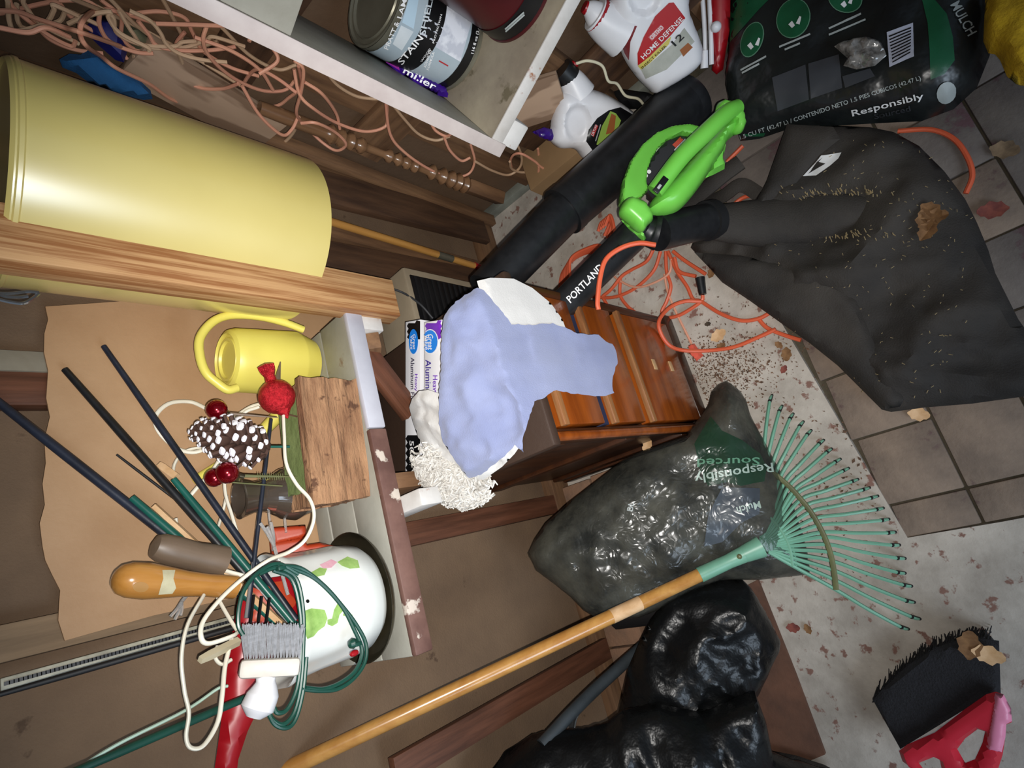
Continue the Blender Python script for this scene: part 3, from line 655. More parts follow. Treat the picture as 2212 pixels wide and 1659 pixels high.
# white cord
wcd = thing('white_extension_cord', 'off white flat extension cord looping from the planter over the stakes', 'cord', tuple(P(440, 1500, y=.93)))
for pts in ([(612, 898, .893), (614, 940, .885), (618, 1000, .875), (640, 1045, .87), (670, 1080, .86), (678, 1120, .86), (660, 1165, .87), (625, 1192, .89), (580, 1210, .92), (530, 1245, .925), (480, 1290, .925), (440, 1340, .925), (434, 1375, .92), (450, 1390, .92), (500, 1375, .92), (515, 1365, .93)],
            [(530, 1245, .97), (480, 1230, .99), (460, 1210, 1.0), (458, 1185, 1.02), (480, 1110, 1.04), (490, 1070, 1.03)],
            [(432, 1210, 1.01), (470, 1290, .98), (498, 1340, .96), (515, 1365, .95)],
            [(440, 1286, .96), (405, 1350, .93), (392, 1420, .92), (398, 1490, .92), (408, 1540, .92), (402, 1590, .92), (412, 1615, .92), (440, 1610, .92), (470, 1560, .925), (480, 1500, .93), (486, 1440, .94), (500, 1380, .95)],
            [(575, 870, 1.0), (540, 880, 1.02), (505, 905, 1.03), (470, 945, 1.04), (430, 975, 1.05), (385, 970, 1.06), (345, 935, 1.06), (336, 900, 1.06), (365, 872, 1.06), (410, 868, 1.06), (445, 882, 1.05)],
            [(560, 878, 1.0), (520, 900, 1.02), (470, 1000, 1.03), (420, 1060, 1.04), (395, 1090, 1.05)],
            [(445, 965, 1.05), (400, 975, 1.06), (375, 1010, 1.06), (385, 1060, 1.05)],
            [(484, 985, 1.03), (486, 1060, 1.02), (500, 1110, 1.01), (515, 1160, 1.0)],
            [(385, 1190, 1.03), (383, 1150, 1.04), (380, 1120, 1.04)], [(470, 1395, .95), (465, 1420, .95), (480, 1435, .95), (500, 1425, .95)]):
    mk('cable', tube(cordpts(pts, y=.9), .0036, 10, 8, flat=.75), mCordW, wcd)
# ================================================================ FOIL BOXES, DRESSER, CLOTHS
DX0, DX1, DY0, DY1, DZ = .165, .49, .605, 1.085, .69
dz = thing('dresser', 'narrow brown wooden dresser with three visible drawers under the cloths', 'dresser', ((DX0+DX1)/2, .84, 0))
mk('carcass', abox(DX0+.008, DX1-.008, DY0+.018, DY1, .05, DZ-.02, .003), mDressD, dz)
mk('top', abox(DX0-.012, DX1+.012, DY0-.012, DY1+.005, DZ-.022, DZ, .006), mDressT, dz)
mk('back_edge', abox(DX0-.01, DX1+.01, DY1-.012, DY1+.006, DZ, DZ+.012, .003), mEdge, dz)
mk('plinth', abox(DX0-.006, DX1+.006, DY0-.008, DY1, 0, .05, .004), mDressD, dz)
for s_, x_ in ((-1, DX0), (1, DX1-.022)): mk('corner_post', abox(x_, x_+.022, DY0-.004, DY0+.03, .05, DZ-.022, .006), mDressD, dz)
mk('corner_bead', tube([(DX0+.006, DY0-.004, .05), (DX0+.006, DY0-.004, DZ-.022)], .009, 12, 1), mDress, dz)
for (z0, z1) in ((.05, .315), (.335, .475), (.50, .645)):
    d = mk('drawer', abox(DX0+.026, DX1-.026, DY0-.010, DY0+.02, z0+.006, z1, .003), mDress, dz)
    mk('edge_moulding', abox(DX0+.024, DX1-.024, DY0-.017, DY0-.004, z1-.012, z1+.003, .002), mEdge, d)
    for hx in ((.305, .325) if z0 < .1 else (.32,)):
        zz = (.12 if hx < .31 else .208) if z0 < .1 else (z0+z1)/2
        mk('handle', abox(.322, .349, DY0-.0118, DY0-.0098, zz-.008, zz+.008, .0005), mat('worn_handle_patch', '#c9a67a', '#b98f60', 30, rough=.4), d, label='pale patch where a pull is missing')
dr_v = .489
mk('dark_gap', abox(DX0+.026, DX1-.026, DY0-.0, DY0+.018, .478, .498, 0), mat('dark_blue_gap', '#1b2340', None, rough=.8), dz)
for zz in (.09, .36, .62): mk('side_rail', abox(DX0-.002, DX0+.012, DY0+.03, DY1-.01, zz-.02, zz+.02, .003), mDressD, dz)
# foil cartons
def carton(p0, p1, zt, wid, m_end, lb, dark):
    a, b = P(*p0, z=zt), P(*p1, z=zt); ax_ = (b-a)/np.linalg.norm(b-a); L_ = np.linalg.norm(b-a); side = np.cross(ax_, [0, 0, 1.])
    if side[1] < 0: side = -side        # away from the viewer
    c = thing('foil_carton', lb, 'box', tuple((a+b)/2+side*wid/2-np.array([0, 0, wid])))
    e = a+side*wid/2-np.array([0, 0, wid/2])
    bd = mk('carton', box(wid, wid, L_, .001, (0, 0, L_/2)), mCarton, c, frame(e, ax_, (0, 0, 1))); return c, caster(bd), a, b
c1, f1, *_ = carton((955, 690), (955, 1036), .748, .054, mPurp, 'nearer aluminium foil carton, white with a purple end, on the dresser', False)
decal('purple_end', [(901, 686), (958, 686), (958, 727), (940, 738), (921, 742), (904, 733)], f1, mPurp, c1, 7)
decal('purple_end', [(900, 930), (958, 930), (958, 1040), (900, 1040)], f1, mPurp, c1, 9)
decal('blue_oval', ell(930, 738, 18, 27), f1, mCarton, c1, 6, .0016); decal('blue_oval', ell(930, 738, 16, 25), f1, mBluePr, c1, 6, .002)
writing('Great', (926, 722), (926, 756), 11, f1, mWhitePr, c1, .0028); writing('Value', (919, 722), (919, 756), 9, f1, mWhitePr, c1, .0028)
writing('Aluminum Foil', (920, 777), (920, 905), 12, f1, mat('purple_ink', '#3b2a8a', None, rough=.4), c1)
writing('Heavy Duty', (936, 811), (936, 890), 10, f1, mPurp, c1); writing('Line Pans for Easy Clean Up', (909, 800), (909, 890), 4, f1, mGreyPr, c1)
writing('50 SQ FT', (918, 960), (918, 1010), 12, f1, mWhitePr, c1, .0024)
c2, f2, *_ = carton((908, 690), (908, 1033), .722, .05, mBlackPr, 'farther aluminium foil carton with a black end, behind the other on the dresser', True)
decal('black_end', [(876, 686), (908, 686), (908, 733), (876, 733)], f2, mBlackPr, c2, 7); decal('black_end', [(872, 940), (908, 940), (908, 1038), (872, 1038)], f2, mBlackPr, c2, 9)
decal('blue_oval', ell(894, 738, 10, 27), f2, mBluePr, c2, 6, .002)
writing('Great', (893, 722), (893, 755), 6, f2, mWhitePr, c2, .0028); writing('Value', (888, 724), (888, 755), 5, f2, mWhitePr, c2, .0028)
writing('Aluminum Foil', (888, 772), (888, 870), 8, f2, mat('ink_dark', '#2b2440', None, rough=.4), c2); writing('Heavy Duty', (897, 808), (897, 880), 6, f2, mPurp, c2)
writing('50', (886, 952), (886, 978), 9, f2, mWhitePr, c2, .0024); writing('SQ FT', (886, 984), (886, 1006), 6, f2, mWhitePr, c2, .0024)
# cloth heap: height field in the room; the cloths lie on it
def heap(x, y, lift=0):
    u = (x-.33)/.19; v = (y-.74)/.18; b = .105*math.exp(-(u*u*.9+v*v)*.9)+.02*math.exp(-((x-.45)**2+(y-.66)**2)/.006)
    h = DZ+.008+b
    e = .588
    if y < e: h -= (e-y)*5.0 + ((e-y)*8)**2*.05
    if x < .155: h -= (.155-x)*1.2
    if x > .545: h -= (x-.545)*1.2
    w = .008*fbm((x*1.0, y*1.0, 3.1), 9, 3)+.016*fold((x*1.2+y*.3, y*.8-x*.3, 1.3), 4.2)
    return max(h+w, .42)+lift
def on_heap(px, py, lift):
    r = ray(px, py); lo_, hi_ = .55, 1.6; t = lo_
    while t < hi_:
        p = CAM+r*t
        if p[2] <= heap(p[0], p[1], lift): break
        t += .006
    a, b = t-.006, t
    for _ in range(14):
        m_ = (a+b)/2; p = CAM+r*m_
        if p[2] <= heap(p[0], p[1], lift): b = m_
        else: a = m_
    return CAM+r*b
def cloth(name, poly, lift, m, step=9, th=.004, fray=0, crump=0, cf=11, **tg):
    q = resample(poly, step)
    if fray: q = [a+np.array([random.uniform(-fray, fray), random.uniform(-fray, fray)]) for a in q]
    V2, Fc, D = mesh2d(q, step); Ft = np.array([on_heap(a, b, lift) for a, b in V2])
    if crump: Ft[:, 2] += np.array([crump*fold(p, cf)*min(1, d_/14) for p, d_ in zip(Ft, D)])
    Bk = Ft-np.array([0, -.0, th])*np.clip(D/12, 0, 1)[:, None]
    return mk(name, close_sheet(len(V2), Fc, D, Ft, Bk), m, **tg)
cloth('white_cloth', [(1030, 607), (1060, 600), (1110, 602), (1150, 622), (1190, 655), (1215, 690), (1224, 715), (1200, 730), (1150, 740), (1100, 730), (1060, 690), (1040, 640)], .014, mWhiteC, 7, crump=.004, label='folded white cotton cloth at the right end of the heap beside the blower tube', cat='cloth')
cloth('white_cloth', [(892, 912), (884, 880), (890, 862), (905, 845), (925, 842), (948, 850), (990, 900), (1030, 960), (1100, 940), (1124, 962), (1112, 980), (1085, 1008), (1045, 1036), (1015, 1036), (975, 1018), (930, 988), (905, 950)], .014, mWhiteC, 6, crump=.014, label='crumpled white cotton cloth under the left end of the lavender cloth', cat='cloth')
cloth('lavender_cloth', [(1030, 622), (985, 650), (960, 680), (954, 720), (952, 800), (947, 860), (948, 915), (958, 955), (985, 1000), (1012, 1033), (1040, 1025), (1085, 990), (1112, 962), (1130, 976), (1129, 945), (1148, 890), (1155, 866), (1178, 858), (1195, 843), (1240, 850), (1300, 857), (1326, 850), (1322, 820), (1335, 780), (1328, 748), (1292, 724), (1248, 720), (1220, 708), (1195, 698), (1150, 702), (1105, 700), (1082, 670), (1045, 628)], .034, mCloth, 7, .004, 1.4, .020, 5.5,
      label='pale lavender blue flannel cloth draped over the heap on the dresser', cat='cloth')
# shaggy duster
sg = thing('shaggy_duster', 'cream shaggy mop duster sticking out from under the cloths', 'duster', tuple(on_heap(1000, 1030, 0)))
ctr = [np.array(on_heap(a, b, .0))+np.array([0, 0, .012]) for a, b in ((940, 985), (965, 1022), (995, 1042), (1025, 1048), (1045, 1040))]
mk('duster_core', tube(ctr, [.024, .029, .030, .027, .016], 14), mShag, sg)
st_ = []
core = spline(ctr, 10)
for i in range(2600):
    k = random.randint(0, len(core)-2); t_ = (core[k+1]-core[k]); t_ /= np.linalg.norm(t_)
    g = RNG.normal(size=3); g -= t_*(g@t_)*.55; g /= np.linalg.norm(g)
    if g[2] < -.45: g[2] = -.2
    R_ = float(np.interp(k, [0, 10, 20, 30, 40], [.026, .031, .032, .029, .018])); L_ = random.uniform(.012, .024); bn_ = np.cross(g, RNG.normal(size=3)); bn_ /= np.linalg.norm(bn_)
    a = core[k]+g*R_*.85; sw_ = RNG.normal(size=3)*.005
    st_.append(tube([a, a+g*L_*.5+bn_*L_*.18, a+g*L_*.75-bn_*L_*.12, a+g*L_*.9+bn_*L_*.35], [.0019, .0023, .0021, .0013], 4, 2))
mk('strands', join(*st_), mShag, sg, kind='stuff')
# beige heater with a ribbed grille behind
ht = thing('heater', 'beige metal heater with a dark ribbed grille behind the dresser', 'heater', (.66, 1.02, 0))
p_a = P(1000, 622, y=1.0)
mk('case', abox(.53, .74, .96, 1.10, 0, .60, .006), mBeige, ht)
for i in range(15): mk('grille_rib', abox(.545, .715, .9545, .962, .30+i*.019, .308+i*.019, .001), mBlackM, ht)
mk('grille_panel', abox(.542, .718, .957, .9605, .29, .585, .001), mBlackPr, ht)
mk('cable', tube([P(740, 612, y=1.0), P(800, 618, y=.99), P(860, 628, y=.98), P(905, 655, y=.95), P(935, 688, y=.94)], .0028, 8), mDkGrey, ht)
# ================================================================ RIGHT OF THE CORNER
bh = thing('broom', 'wooden broom handle with a red tip leaning beside the yellow drum', 'broom', tuple(P(1020, 572, y=1.08)))
a, b = P(660, 462, y=1.10), P(1024, 574, y=1.085)
mk('handle', tube([b, a], .011, 14, 1), mHandle, bh); e_ = b-(a-b)/np.linalg.norm(a-b)*.06
mk('red_ferrule', tube([b, e_], [.0125, .008], 14, 1), mRedP, bh)
mk('tape_label', tube([b+(a-b)*.16, b+(a-b)*.26], .0116, 14, 1), mTin, bh)
for (q0, q1, w_, y_, m, lb) in (((600, 380), (1046, 498), .10, 1.06, mDarkWood, 'wide dark plank standing between the drum and the turned spindle'), ((640, 545), (1030, 610), .09, 1.09, mDarkWood, 'dark plank standing behind the broom handle'), ((560, 290), (1065, 478), .035, 1.05, mBrownWood, 'narrow brown batten beside the wide dark plank')):
    a, b = P(*q0, y=y_), P(*q1, y=y_); beam('plank', b, a, w_, .022, m, None, up=(0, 1, 0), label=lb, cat='plank')
# turned spindle
a, b = P(560, 232, x=1.07), P(1082, 428, x=1.05); Ls = np.linalg.norm(a-b)
sp = thing('turned_spindle', 'turned wooden baluster leaning on the right wall among the cords', 'baluster', tuple(b))
prf = [(0, .0001)]; prf = []
for i in range(120):
    t = i/119
    if t < .18: continue
    r_ = .013+.004*math.sin(t*9)
    for cen in (.2, .235, .27, .31, .36, .44, .475, .51, .55, .66, .70, .735, .77): r_ += .0095*math.exp(-((t-cen)/.011)**2)
    prf.append((r_, t*Ls))
mk('turning', lathe(prf, 18), mat('turned_wood', '#8d6a4c', '#6d4e36', 6, (6, 6, .6), .25, coat=.3), sp, frame(b, a-b))
mk('square_foot', box(.038, .038, .19*Ls, .003, (0, 0, .095*Ls)), mBrownWood, sp, frame(b, a-b))
# figured board
a, b = P(290, 118, x=1.09), P(585, 292, x=1.09)
beam('figured_board', b, a, .115, .02, mGrain, None, up=(-1, 0, 0), label='figured grain board standing behind the cords beside the drum', cat='board')
# blue cloths
fnb = plane((1.02, 1.02, 1.15), (-.7, -.7, .1)); nbv = (-.7, -.7, .1)
mk('blue_rag', puff([(128, 128), (150, 116), (175, 118), (190, 105), (215, 118), (262, 150), (300, 172), (325, 195), (330, 214), (310, 216), (260, 205), (200, 185), (165, 158), (135, 146)], fnb, nbv, .03, .02, .01, .01, noise=.008, nf=20), mBlueC, label='crumpled bright blue rag beside the top of the yellow drum', cat='rag')
mk('navy_glove', puff([(188, 55), (205, 35), (240, 35), (262, 70), (275, 110), (268, 135), (250, 130), (215, 100), (195, 80)], plane((1.06, .96, 1.15), (-.7, -.7, .1)), nbv, .03, .02, .01, .01, noise=.008, nf=20), mNavy, label='navy blue glove behind the cord loops', cat='glove')
mk('grey_rag', puff([(262, 50), (300, 60), (330, 90), (320, 115), (290, 110), (268, 80)], plane((1.08, .95, 1.12), (-.7, -.7, .1)), nbv, .03, .02, .01, .01, noise=.01, nf=20), mat('grey_green_cloth', '#6b6a50', '#4c4c3a', 20, rough=.9), label='grey green rag between the glove and the figured board', cat='rag')
# hanging faded cords on the right wall
pc = thing('faded_cord', 'tangle of faded peach extension cord hanging on the right wall', 'cord', (1.0, .9, .6))
PE = [[(700, 150), (729, 184), (768, 207), (804, 213), (835, 213)], [(835, 213), (836, 250), (831, 274), (788, 284), (729, 266), (678, 235), (647, 204), (635, 149)],
      [(832, 213), (843, 290), (874, 329), (925, 364), (972, 382), (1011, 376), (1025, 349), (1017, 313)], [(843, 219), (874, 258), (905, 290), (941, 303), (972, 294)],
      [(929, 262), (941, 282), (964, 294), (980, 285)], [(960, 298), (972, 325), (996, 347), (1015, 341)], [(1027, 349), (1062, 368), (1097, 378), (1121, 364), (1127, 341), (1117, 313), (1101, 302)],
      [(1105, 364), (1103, 345), (1112, 333), (1129, 333), (1156, 349), (1168, 360), (1200, 380), (1227, 403), (1223, 427), (1207, 437), (1188, 407), (1168, 364), (1162, 321)],
      [(1164, 360), (1163, 392), (1172, 417), (1187, 413)], [(1101, 349), (1105, 364), (1125, 372), (1160, 370)],
      [(338, 51), (253, 25), (211, 21), (181, 42), (173, 72), (187, 100), (219, 122), (253, 148), (321, 181), (371, 215), (422, 228), (506, 232), (591, 230), (624, 211), (650, 186), (645, 143)],
      [(338, 51), (464, 55), (530, 60), (600, 90)], [(236, -4), (295, 55), (359, 97), (422, 101), (470, 90)], [(-10, 23), (40, 26), (84, 42), (139, 59), (181, 72), (260, 100)],
      [(447, 55), (439, 84), (447, 114), (477, 148), (519, 177), (570, 196), (616, 194), (640, 170)], [(350, -4), (380, 51), (392, 84), (375, 122), (338, 129), (287, 122)], [(370, 140), (422, 186), (477, 192), (515, 181)],
      [(523, 186), (561, 249), (608, 291), (630, 280), (645, 250)], [(646, 253), (633, 287), (608, 310), (580, 305)], [(650, 262), (692, 304), (726, 325), (747, 312), (726, 287), (684, 266), (650, 266)],
      [(658, 177), (696, 203), (726, 245), (734, 278)], [(540, 63), (591, 97), (633, 122), (692, 148), (700, 150)], [(473, 13), (527, 42), (545, 60), (538, 90)], [(635, 130), (655, 150), (650, 200), (640, 240), (648, 262)],
      [(380, 100), (400, 150), (420, 190), (380, 180)], [(500, -5), (560, 40), (580, 90), (600, 130), (560, 160)], [(420, 80), (500, 110), (560, 150), (590, 195)], [(480, 60), (540, 120), (600, 150), (640, 140)],
      [(523, 186), (540, 160), (560, 150), (600, 170), (640, 200)], [(0, 60), (60, 70), (100, 60), (150, 80)], [(150, -5), (260, 40), (340, 80), (430, 130), (520, 185)]]
for i, pts in enumerate(PE): mk('cable', tube([P(q[0], q[1], x=1.06+.05*math.sin(i*2.1+k*.5)*(0.5 if q[0] > 700 else 1)-(.12 if q[0] < 200 else 0)) for k, q in enumerate(pts)], .0037, 8, 8), mPeach if i % 3 else mTanC, pc)
for i in range(14):
    c = random.uniform(30, 520); n_ = 7; ph = random.uniform(0, 6.28); amp = random.uniform(22, 46); x_ = random.uniform(1.0, 1.10); ln = random.uniform(150, 300); lp = random.uniform(.5, 1.1)
    pts = [(c+(k/(n_-1)-.5)*ln+20*math.cos(ph+k*lp*2), 22+c*.155+(k/(n_-1)-.5)*ln*.33+amp*math.sin(ph+k*lp)) for k in range(n_)]
    mk('cable', tube([P(q[0], q[1], x=x_) for q in pts], .0037, 8, 8), mPeach if i % 2 else mTanC, pc)
# ---------------------------------------------------------------- paint shelf on the right wall
ZC = .70; e1 = np.array([.435, -.90, 0]); e1 /= np.linalg.norm(e1); d1 = np.array([.90, .435, 0]); d1 /= np.linalg.norm(d1); A0 = P(1062, 300, z=ZC)
ps = thing('paint_shelf', 'old grey white painted shelf holding paint cans on the right wall', 'shelf', tuple(A0))
def obx(a0, a1, b0, b1, z0, z1, bev=.002):
    V, Fc = box(a1-a0, b1-b0, z1-z0, bev, ((a0+a1)/2, (b0+b1)/2, (z0+z1)/2)); return [tuple(A0*[1, 1, 0]+e1*v[0]+d1*v[1]+np.array([0, 0, v[2]])) for v in V], [f[::-1] for f in Fc]
mk('shelf_board', obx(0, .62, 0, .30, ZC-.024, ZC), mat('dirty_shelf_paint', '#a0968190'[:7], '#7d7263', 5, (1, 1, 1), .6, .2, bscale=30, c3='#615845', s3=12, t3=.62), ps)
mk('front_edge', obx(0, .62, -.004, 0, ZC-.026, ZC+.002, .001), mPaintW, ps)
mk('upright', obx(-.022, 0, .0, .26, ZC-.035, ZC+.75), mPaint, ps, label='grey upright side board')
mk('upright_edge', obx(-.024, .002, -.006, 0, ZC-.036, ZC+.75, .001), mat('pinkish_white_paint', '#cbc0bb', '#b9aca8', 12, (1, 1, 1), .5, c3='#8f6a58', s3=15, t3=.66), ps)
mk('cross_board', obx(.002, .62, .0, .02, ZC+.405, ZC+.50), mPaint, ps)
mk('support_end', obx(-.002, .05, .004, .30, ZC-.075, ZC-.026, .004), mPaintW, ps, label='white chipped support end')
def can_at(c, r, h, m, name, lb):
    o = thing(name, lb, 'paint can', (c[0], c[1], ZC)); M_ = Matrix.Translation((c[0], c[1], ZC))
    bd = mk('can_body', lathe([(r, 0), (r+.002, .001), (r+.002, .006), (r-.001, .008), (r-.001, h-.012), (r+.001, h-.006), (r+.001, h)], 64, capt=False), m, o, M_)
    mk('lid', lathe([(r, h), (r-.004, h+.001), (r-.008, h-.003), (r-.014, h-.003), (r-.016, h), (r-.02, h-.004), (.001, h-.004)], 48, capb=False), mTin, o, M_); return o, caster(bd)
cc1, fc1 = can_at((1.000, .545), .086, .192, mTin, 'paint_can', 'grey labelled gallon paint can with a worn tin lid on the painted shelf')
def ring(z0, z1, m, nm, C=(1.000, .545), r=.0858, a0=0, a1=6.2832, parent=None, off=.0006):
    V = []; Fc = []; n_ = 40
    for i in range(n_+1):
        th = a0+(a1-a0)*i/n_
        for z_ in (z0, z1): V.append((C[0]+(r+off)*math.cos(th), C[1]+(r+off)*math.sin(th), ZC+z_))
    Fc = [[2*i, 2*i+2, 2*i+3, 2*i+1] for i in range(n_)]; return mk(nm, (V, Fc), m, parent)
ring(.012, .178, mSilver, 'label', parent=cc1)
ring(.095, .137, mBlackPr, 'label_band', parent=cc1, off=.0012); ring(.010, .030, mBlackPr, 'label_band', parent=cc1, off=.0012)
decal('photo_panel', [(905, 90), (930, -10), (1050, 0), (1022, 35), (1010, 75), (994, 133), (925, 92)], fc1, mat('bright_wood_photo', '#b9bdc8', '#d5d8e0', 26, (1, 1, 1), .35, lo=.45, hi=.55), cc1, 9, .0018)
decal('photo_panel', [(866, 54), (893, 68), (868, 108), (848, 94)], fc1, mSilverL, cc1, 7, .0018)
decal('photo_panel', [(868, 48), (885, -10), (905, -10), (893, 62)], fc1, mat('pale_blue_label', '#a9c0cf', None, rough=.35), cc1, 7, .0018)
writing('PRATT &', (838, 106), (862, 48), 10, fc1, mWhitePr, cc1, .003); writing('LAMBERT', (866, 40), (893, -50), 10, fc1, mWhitePr, cc1, .003)
writing('STAIN', (869, 139), (914, 82), 14, fc1, mWhitePr, cc1, .003); writing('SHIELD', (917, 77), (938, -18), 13, fc1, mSilverL, cc1, .003)
writing('WOOD', (911, 133), (930, 105), 4, fc1, mWhitePr, cc1, .003); writing('PROTECTION', (937, 93), (954, 32), 4, fc1, mWhitePr, cc1, .003)
writing('ADVANCED', (920, 145), (932, 108), 6, fc1, mWhitePr, cc1, .003); writing('FORMULA', (926, 150), (938, 112), 5, fc1, mWhitePr, cc1, .003)
writing('116 fl oz (3.43 L)', (1022, 116), (1040, 42), 6, fc1, mWhitePr, cc1, .003)
mk('thermometer', tube([fc1(948, 130, .003), fc1(967, 141, .003)], .0012, 6, 1), mRedPr, cc1)
cc2, fc2 = can_at((.962, .372), .084, .19, mMaroon, 'paint_can', 'dark maroon paint can beside the grey labelled can')
ring(.006, .045, mBlackPr, 'label_band', (.962, .372), .0838, parent=cc2)
[decal('print_line', [(1090+i, 60+i*5), (1130+i, 24+i*5), (1132+i, 27+i*5), (1092+i, 63+i*5)], fc2, mGreyPr, cc2, 6, .003) for i in range(2)]
mk('purple_pouch', puff([(822, 114), (838, 122), (865, 140), (930, 172), (962, 188), (972, 212), (940, 205), (900, 185), (862, 158), (835, 136)], plane(P(900, 165, z=ZC+.07), (-.5, -.85, .25)), (-.5, -.85, .25), .012, .01, .004, .006, noise=.002), mPurpD, label='purple and blue plastic pouch squeezed beside the grey paint can', cat='pouch')
pp_ = bpy.data.objects['purple_pouch']; fpp = caster(pp_)
decal('magenta_print', [(822, 116), (860, 138), (864, 152), (834, 134)], fpp, mat('magenta_print', '#8a2a86', None, rough=.35), pp_, 5)
writing('miller', (870, 156), (938, 194), 13, fpp, mWhitePr, pp_, .002)
# wall things below the shelf
a, b = P(1050, 262, x=1.10), P(1225, 205, x=1.10)
beam('figured_board', P(1065, 250, x=1.09), P(1215, 200, x=1.06), .12, .02, mGrain, None, up=(-1, 0, .3), label='figured grain board end under the paint shelf behind the white jug', cat='board')
cb = thing('cardboard_box', 'brown cardboard box on the floor under the paint shelf', 'box', (1.06, .72, 0))
mk('box_shell', abox(1.0, 1.13, .60, .80, 0, .17, .003), mCardb, cb); mk('flap', slab([(1.0, .60, .17), (1.13, .60, .17), (1.13, .55, .12), (1.0, .55, .12)], .004), mCardb, cb, smooth=False)
mk('purple_bag', puff([(1150, 285), (1175, 275), (1195, 280), (1200, 300), (1185, 305), (1165, 297)], plane(P(1170, 290, x=1.02), (-1, -.4, .4)), (-1, -.4, .4), .015, .012, .005, .007, noise=.004, nf=30), mPurpD, label='purple plastic bag corner left of the first white jug', cat='bag')
mk('purple_bag', puff([(1180, 360), (1200, 352), (1238, 352), (1245, 340), (1275, 365), (1270, 380), (1225, 388), (1195, 384)], plane(P(1220, 365, z=.08), (-.5, -.4, .8)), (-.5, -.4, .8), .02, .012, .005, .007, noise=.005, nf=30), mPurpD, label='crumpled dark purple plastic bag under the first white jug', cat='bag')
# ---------------------------------------------------------------- jugs
def jug(c0, poly, lb, dents=(), T=.045):
    n_ = np.array([-c0[0], -c0[1], 0]); n_ /= np.linalg.norm(n_); n_[2] = .45; n_ /= np.linalg.norm(n_); fn = plane(c0, n_)
    o = thing('jug', lb, 'jug', (c0[0], c0[1], 0)); bd = mk('jug_body', puff(poly, fn, n_, T, .035, T, .007, dents=dents, smooth=True), mWhiteP, o); return o, fn, n_, bd
J1 = P(1270, 260, z=.21); j1, fj, nj, bd = jug(J1, [(1208, 200), (1222, 192), (1250, 190), (1290, 196), (1330, 215), (1375, 248), (1420, 300), (1400, 360), (1340, 372), (1300, 362), (1262, 345), (1240, 322), (1208, 320), (1190, 306), (1188, 290), (1194, 240), (1200, 212)],
    'white plastic jug with a black cap and black oval label behind the blower tube', dents=((1238, 260, 25, 36, .012),))
f = caster(bd)
mk('neck', tube([fj(1250, 205), fj(1237, 180), fj(1224, 163)], [.045, .036, .028], 20), mWhiteP, j1)
mk('cap', tube([fj(1232, 170), fj(1212, 150)], [.031, .031], 24, 1), mBlack, j1)
mk('nozzle', tube([fj(1236, 146), fj(1243, 136)], [.010, .010], 12, 1), mRedP, j1)
mk('hose', tube([fj(1242, 136)+nj*.01, fj(1265, 129)+nj*.02, fj(1295, 140)+nj*.02, fj(1308, 172)+nj*.02, fj(1330, 180)+nj*.01, fj(1348, 205)+nj*.01, fj(1375, 212)+nj*.01, fj(1392, 228)], .0036, 8, 8), mat('cream_hose', '#d9d3b8', None, rough=.4), j1)
decal('black_label', [(1266, 305), (1272, 280), (1290, 255), (1315, 238), (1340, 232), (1362, 245), (1385, 262), (1395, 300), (1360, 340), (1310, 345), (1280, 325)], f, mBlackPr, j1, 7, .0016)
decal('photo_panel', [(1318, 240), (1330, 245), (1341, 260), (1318, 322), (1288, 312), (1300, 272)], f, mat('label_lime', '#8fb04a', None, rough=.4), j1, 7, .0024); decal('photo_panel', [(1320, 245), (1330, 250), (1326, 286), (1308, 290)], f, mat('label_rust', '#9a5a2e', None, rough=.4), j1, 6, .003)
decal('red_badge', [(1276, 290), (1286, 268), (1292, 272), (1282, 296)], f, mRedPr, j1, 5, .0024)
writing('ORTHO', (1281, 294), (1290, 270), 5, f, mWhitePr, j1, .0034); decal('print_line', [(1285, 304), (1296, 268), (1298, 269), (1287, 305)], f, mGreyPr, j1, 5, .003)
J2 = P(1400, 90, z=.26); j2, fj, nj, bd = jug(J2, [(1318, 0), (1320, 30), (1332, 75), (1345, 120), (1370, 160), (1400, 192), (1420, 196), (1500, 145), (1515, 100), (1490, 30), (1470, -40), (1350, -60), (1320, -40)],
    'white plastic jug with a red label and red and white nozzle cap', dents=((1380, -15, 30, 34, .012),))
f = caster(bd)
mk('neck', tube([fj(1345, 70), fj(1310, 50), fj(1285, 30)], [.055, .045, .036], 20), mWhiteP, j2)
mk('cap', tube([fj(1296, 38), fj(1288, 32)], [.038, .038], 24, 1), mRedP, j2); mk('nozzle', tube([fj(1288, 32), fj(1276, 22), fj(1266, 16)], [.030, .022, .014], 20, 4), mWhiteP, j2)
mk('nozzle_tip', tube([fj(1268, 18), fj(1262, 14)], [.015, .013], 14, 1), mRedP, j2)
decal('red_label', [(1333, 55), (1340, 52), (1376, 56), (1362, 90), (1359, 130), (1350, 115), (1340, 88)], f, mat('dull_red_print', '#7d2a2c', None, rough=.4), j2, 6, .0016)
decal('red_label', [(1378, 141), (1377, 115), (1390, 80), (1415, 35), (1445, 6), (1455, 5), (1480, 39), (1450, 75), (1400, 125)], f, mRedPr, j2, 7, .0016)
decal('yellow_band', [(1378, 142), (1400, 124), (1450, 78), (1445, 95), (1405, 135), (1385, 150)], f, mYelPr, j2, 6, .0016)
decal('label_lower', [(1385, 150), (1405, 136), (1452, 96), (1478, 60), (1500, 90), (1440, 150), (1395, 170)], f, mat('label_grey_green', '#b9bab0', '#a3a59a', 20, rough=.4), j2, 7, .0014)
decal('photo_panel', [(1468, 108), (1486, 92), (1496, 102), (1476, 122)], f, mat('label_rust', '#9a5a2e', None, rough=.4), j2, 6, .0022)
decal('red_badge', [(1400, 80), (1427, 53), (1434, 60), (1408, 88)], f, mat('badge_light', '#c9787a', None, rough=.4), j2, 6, .0024)
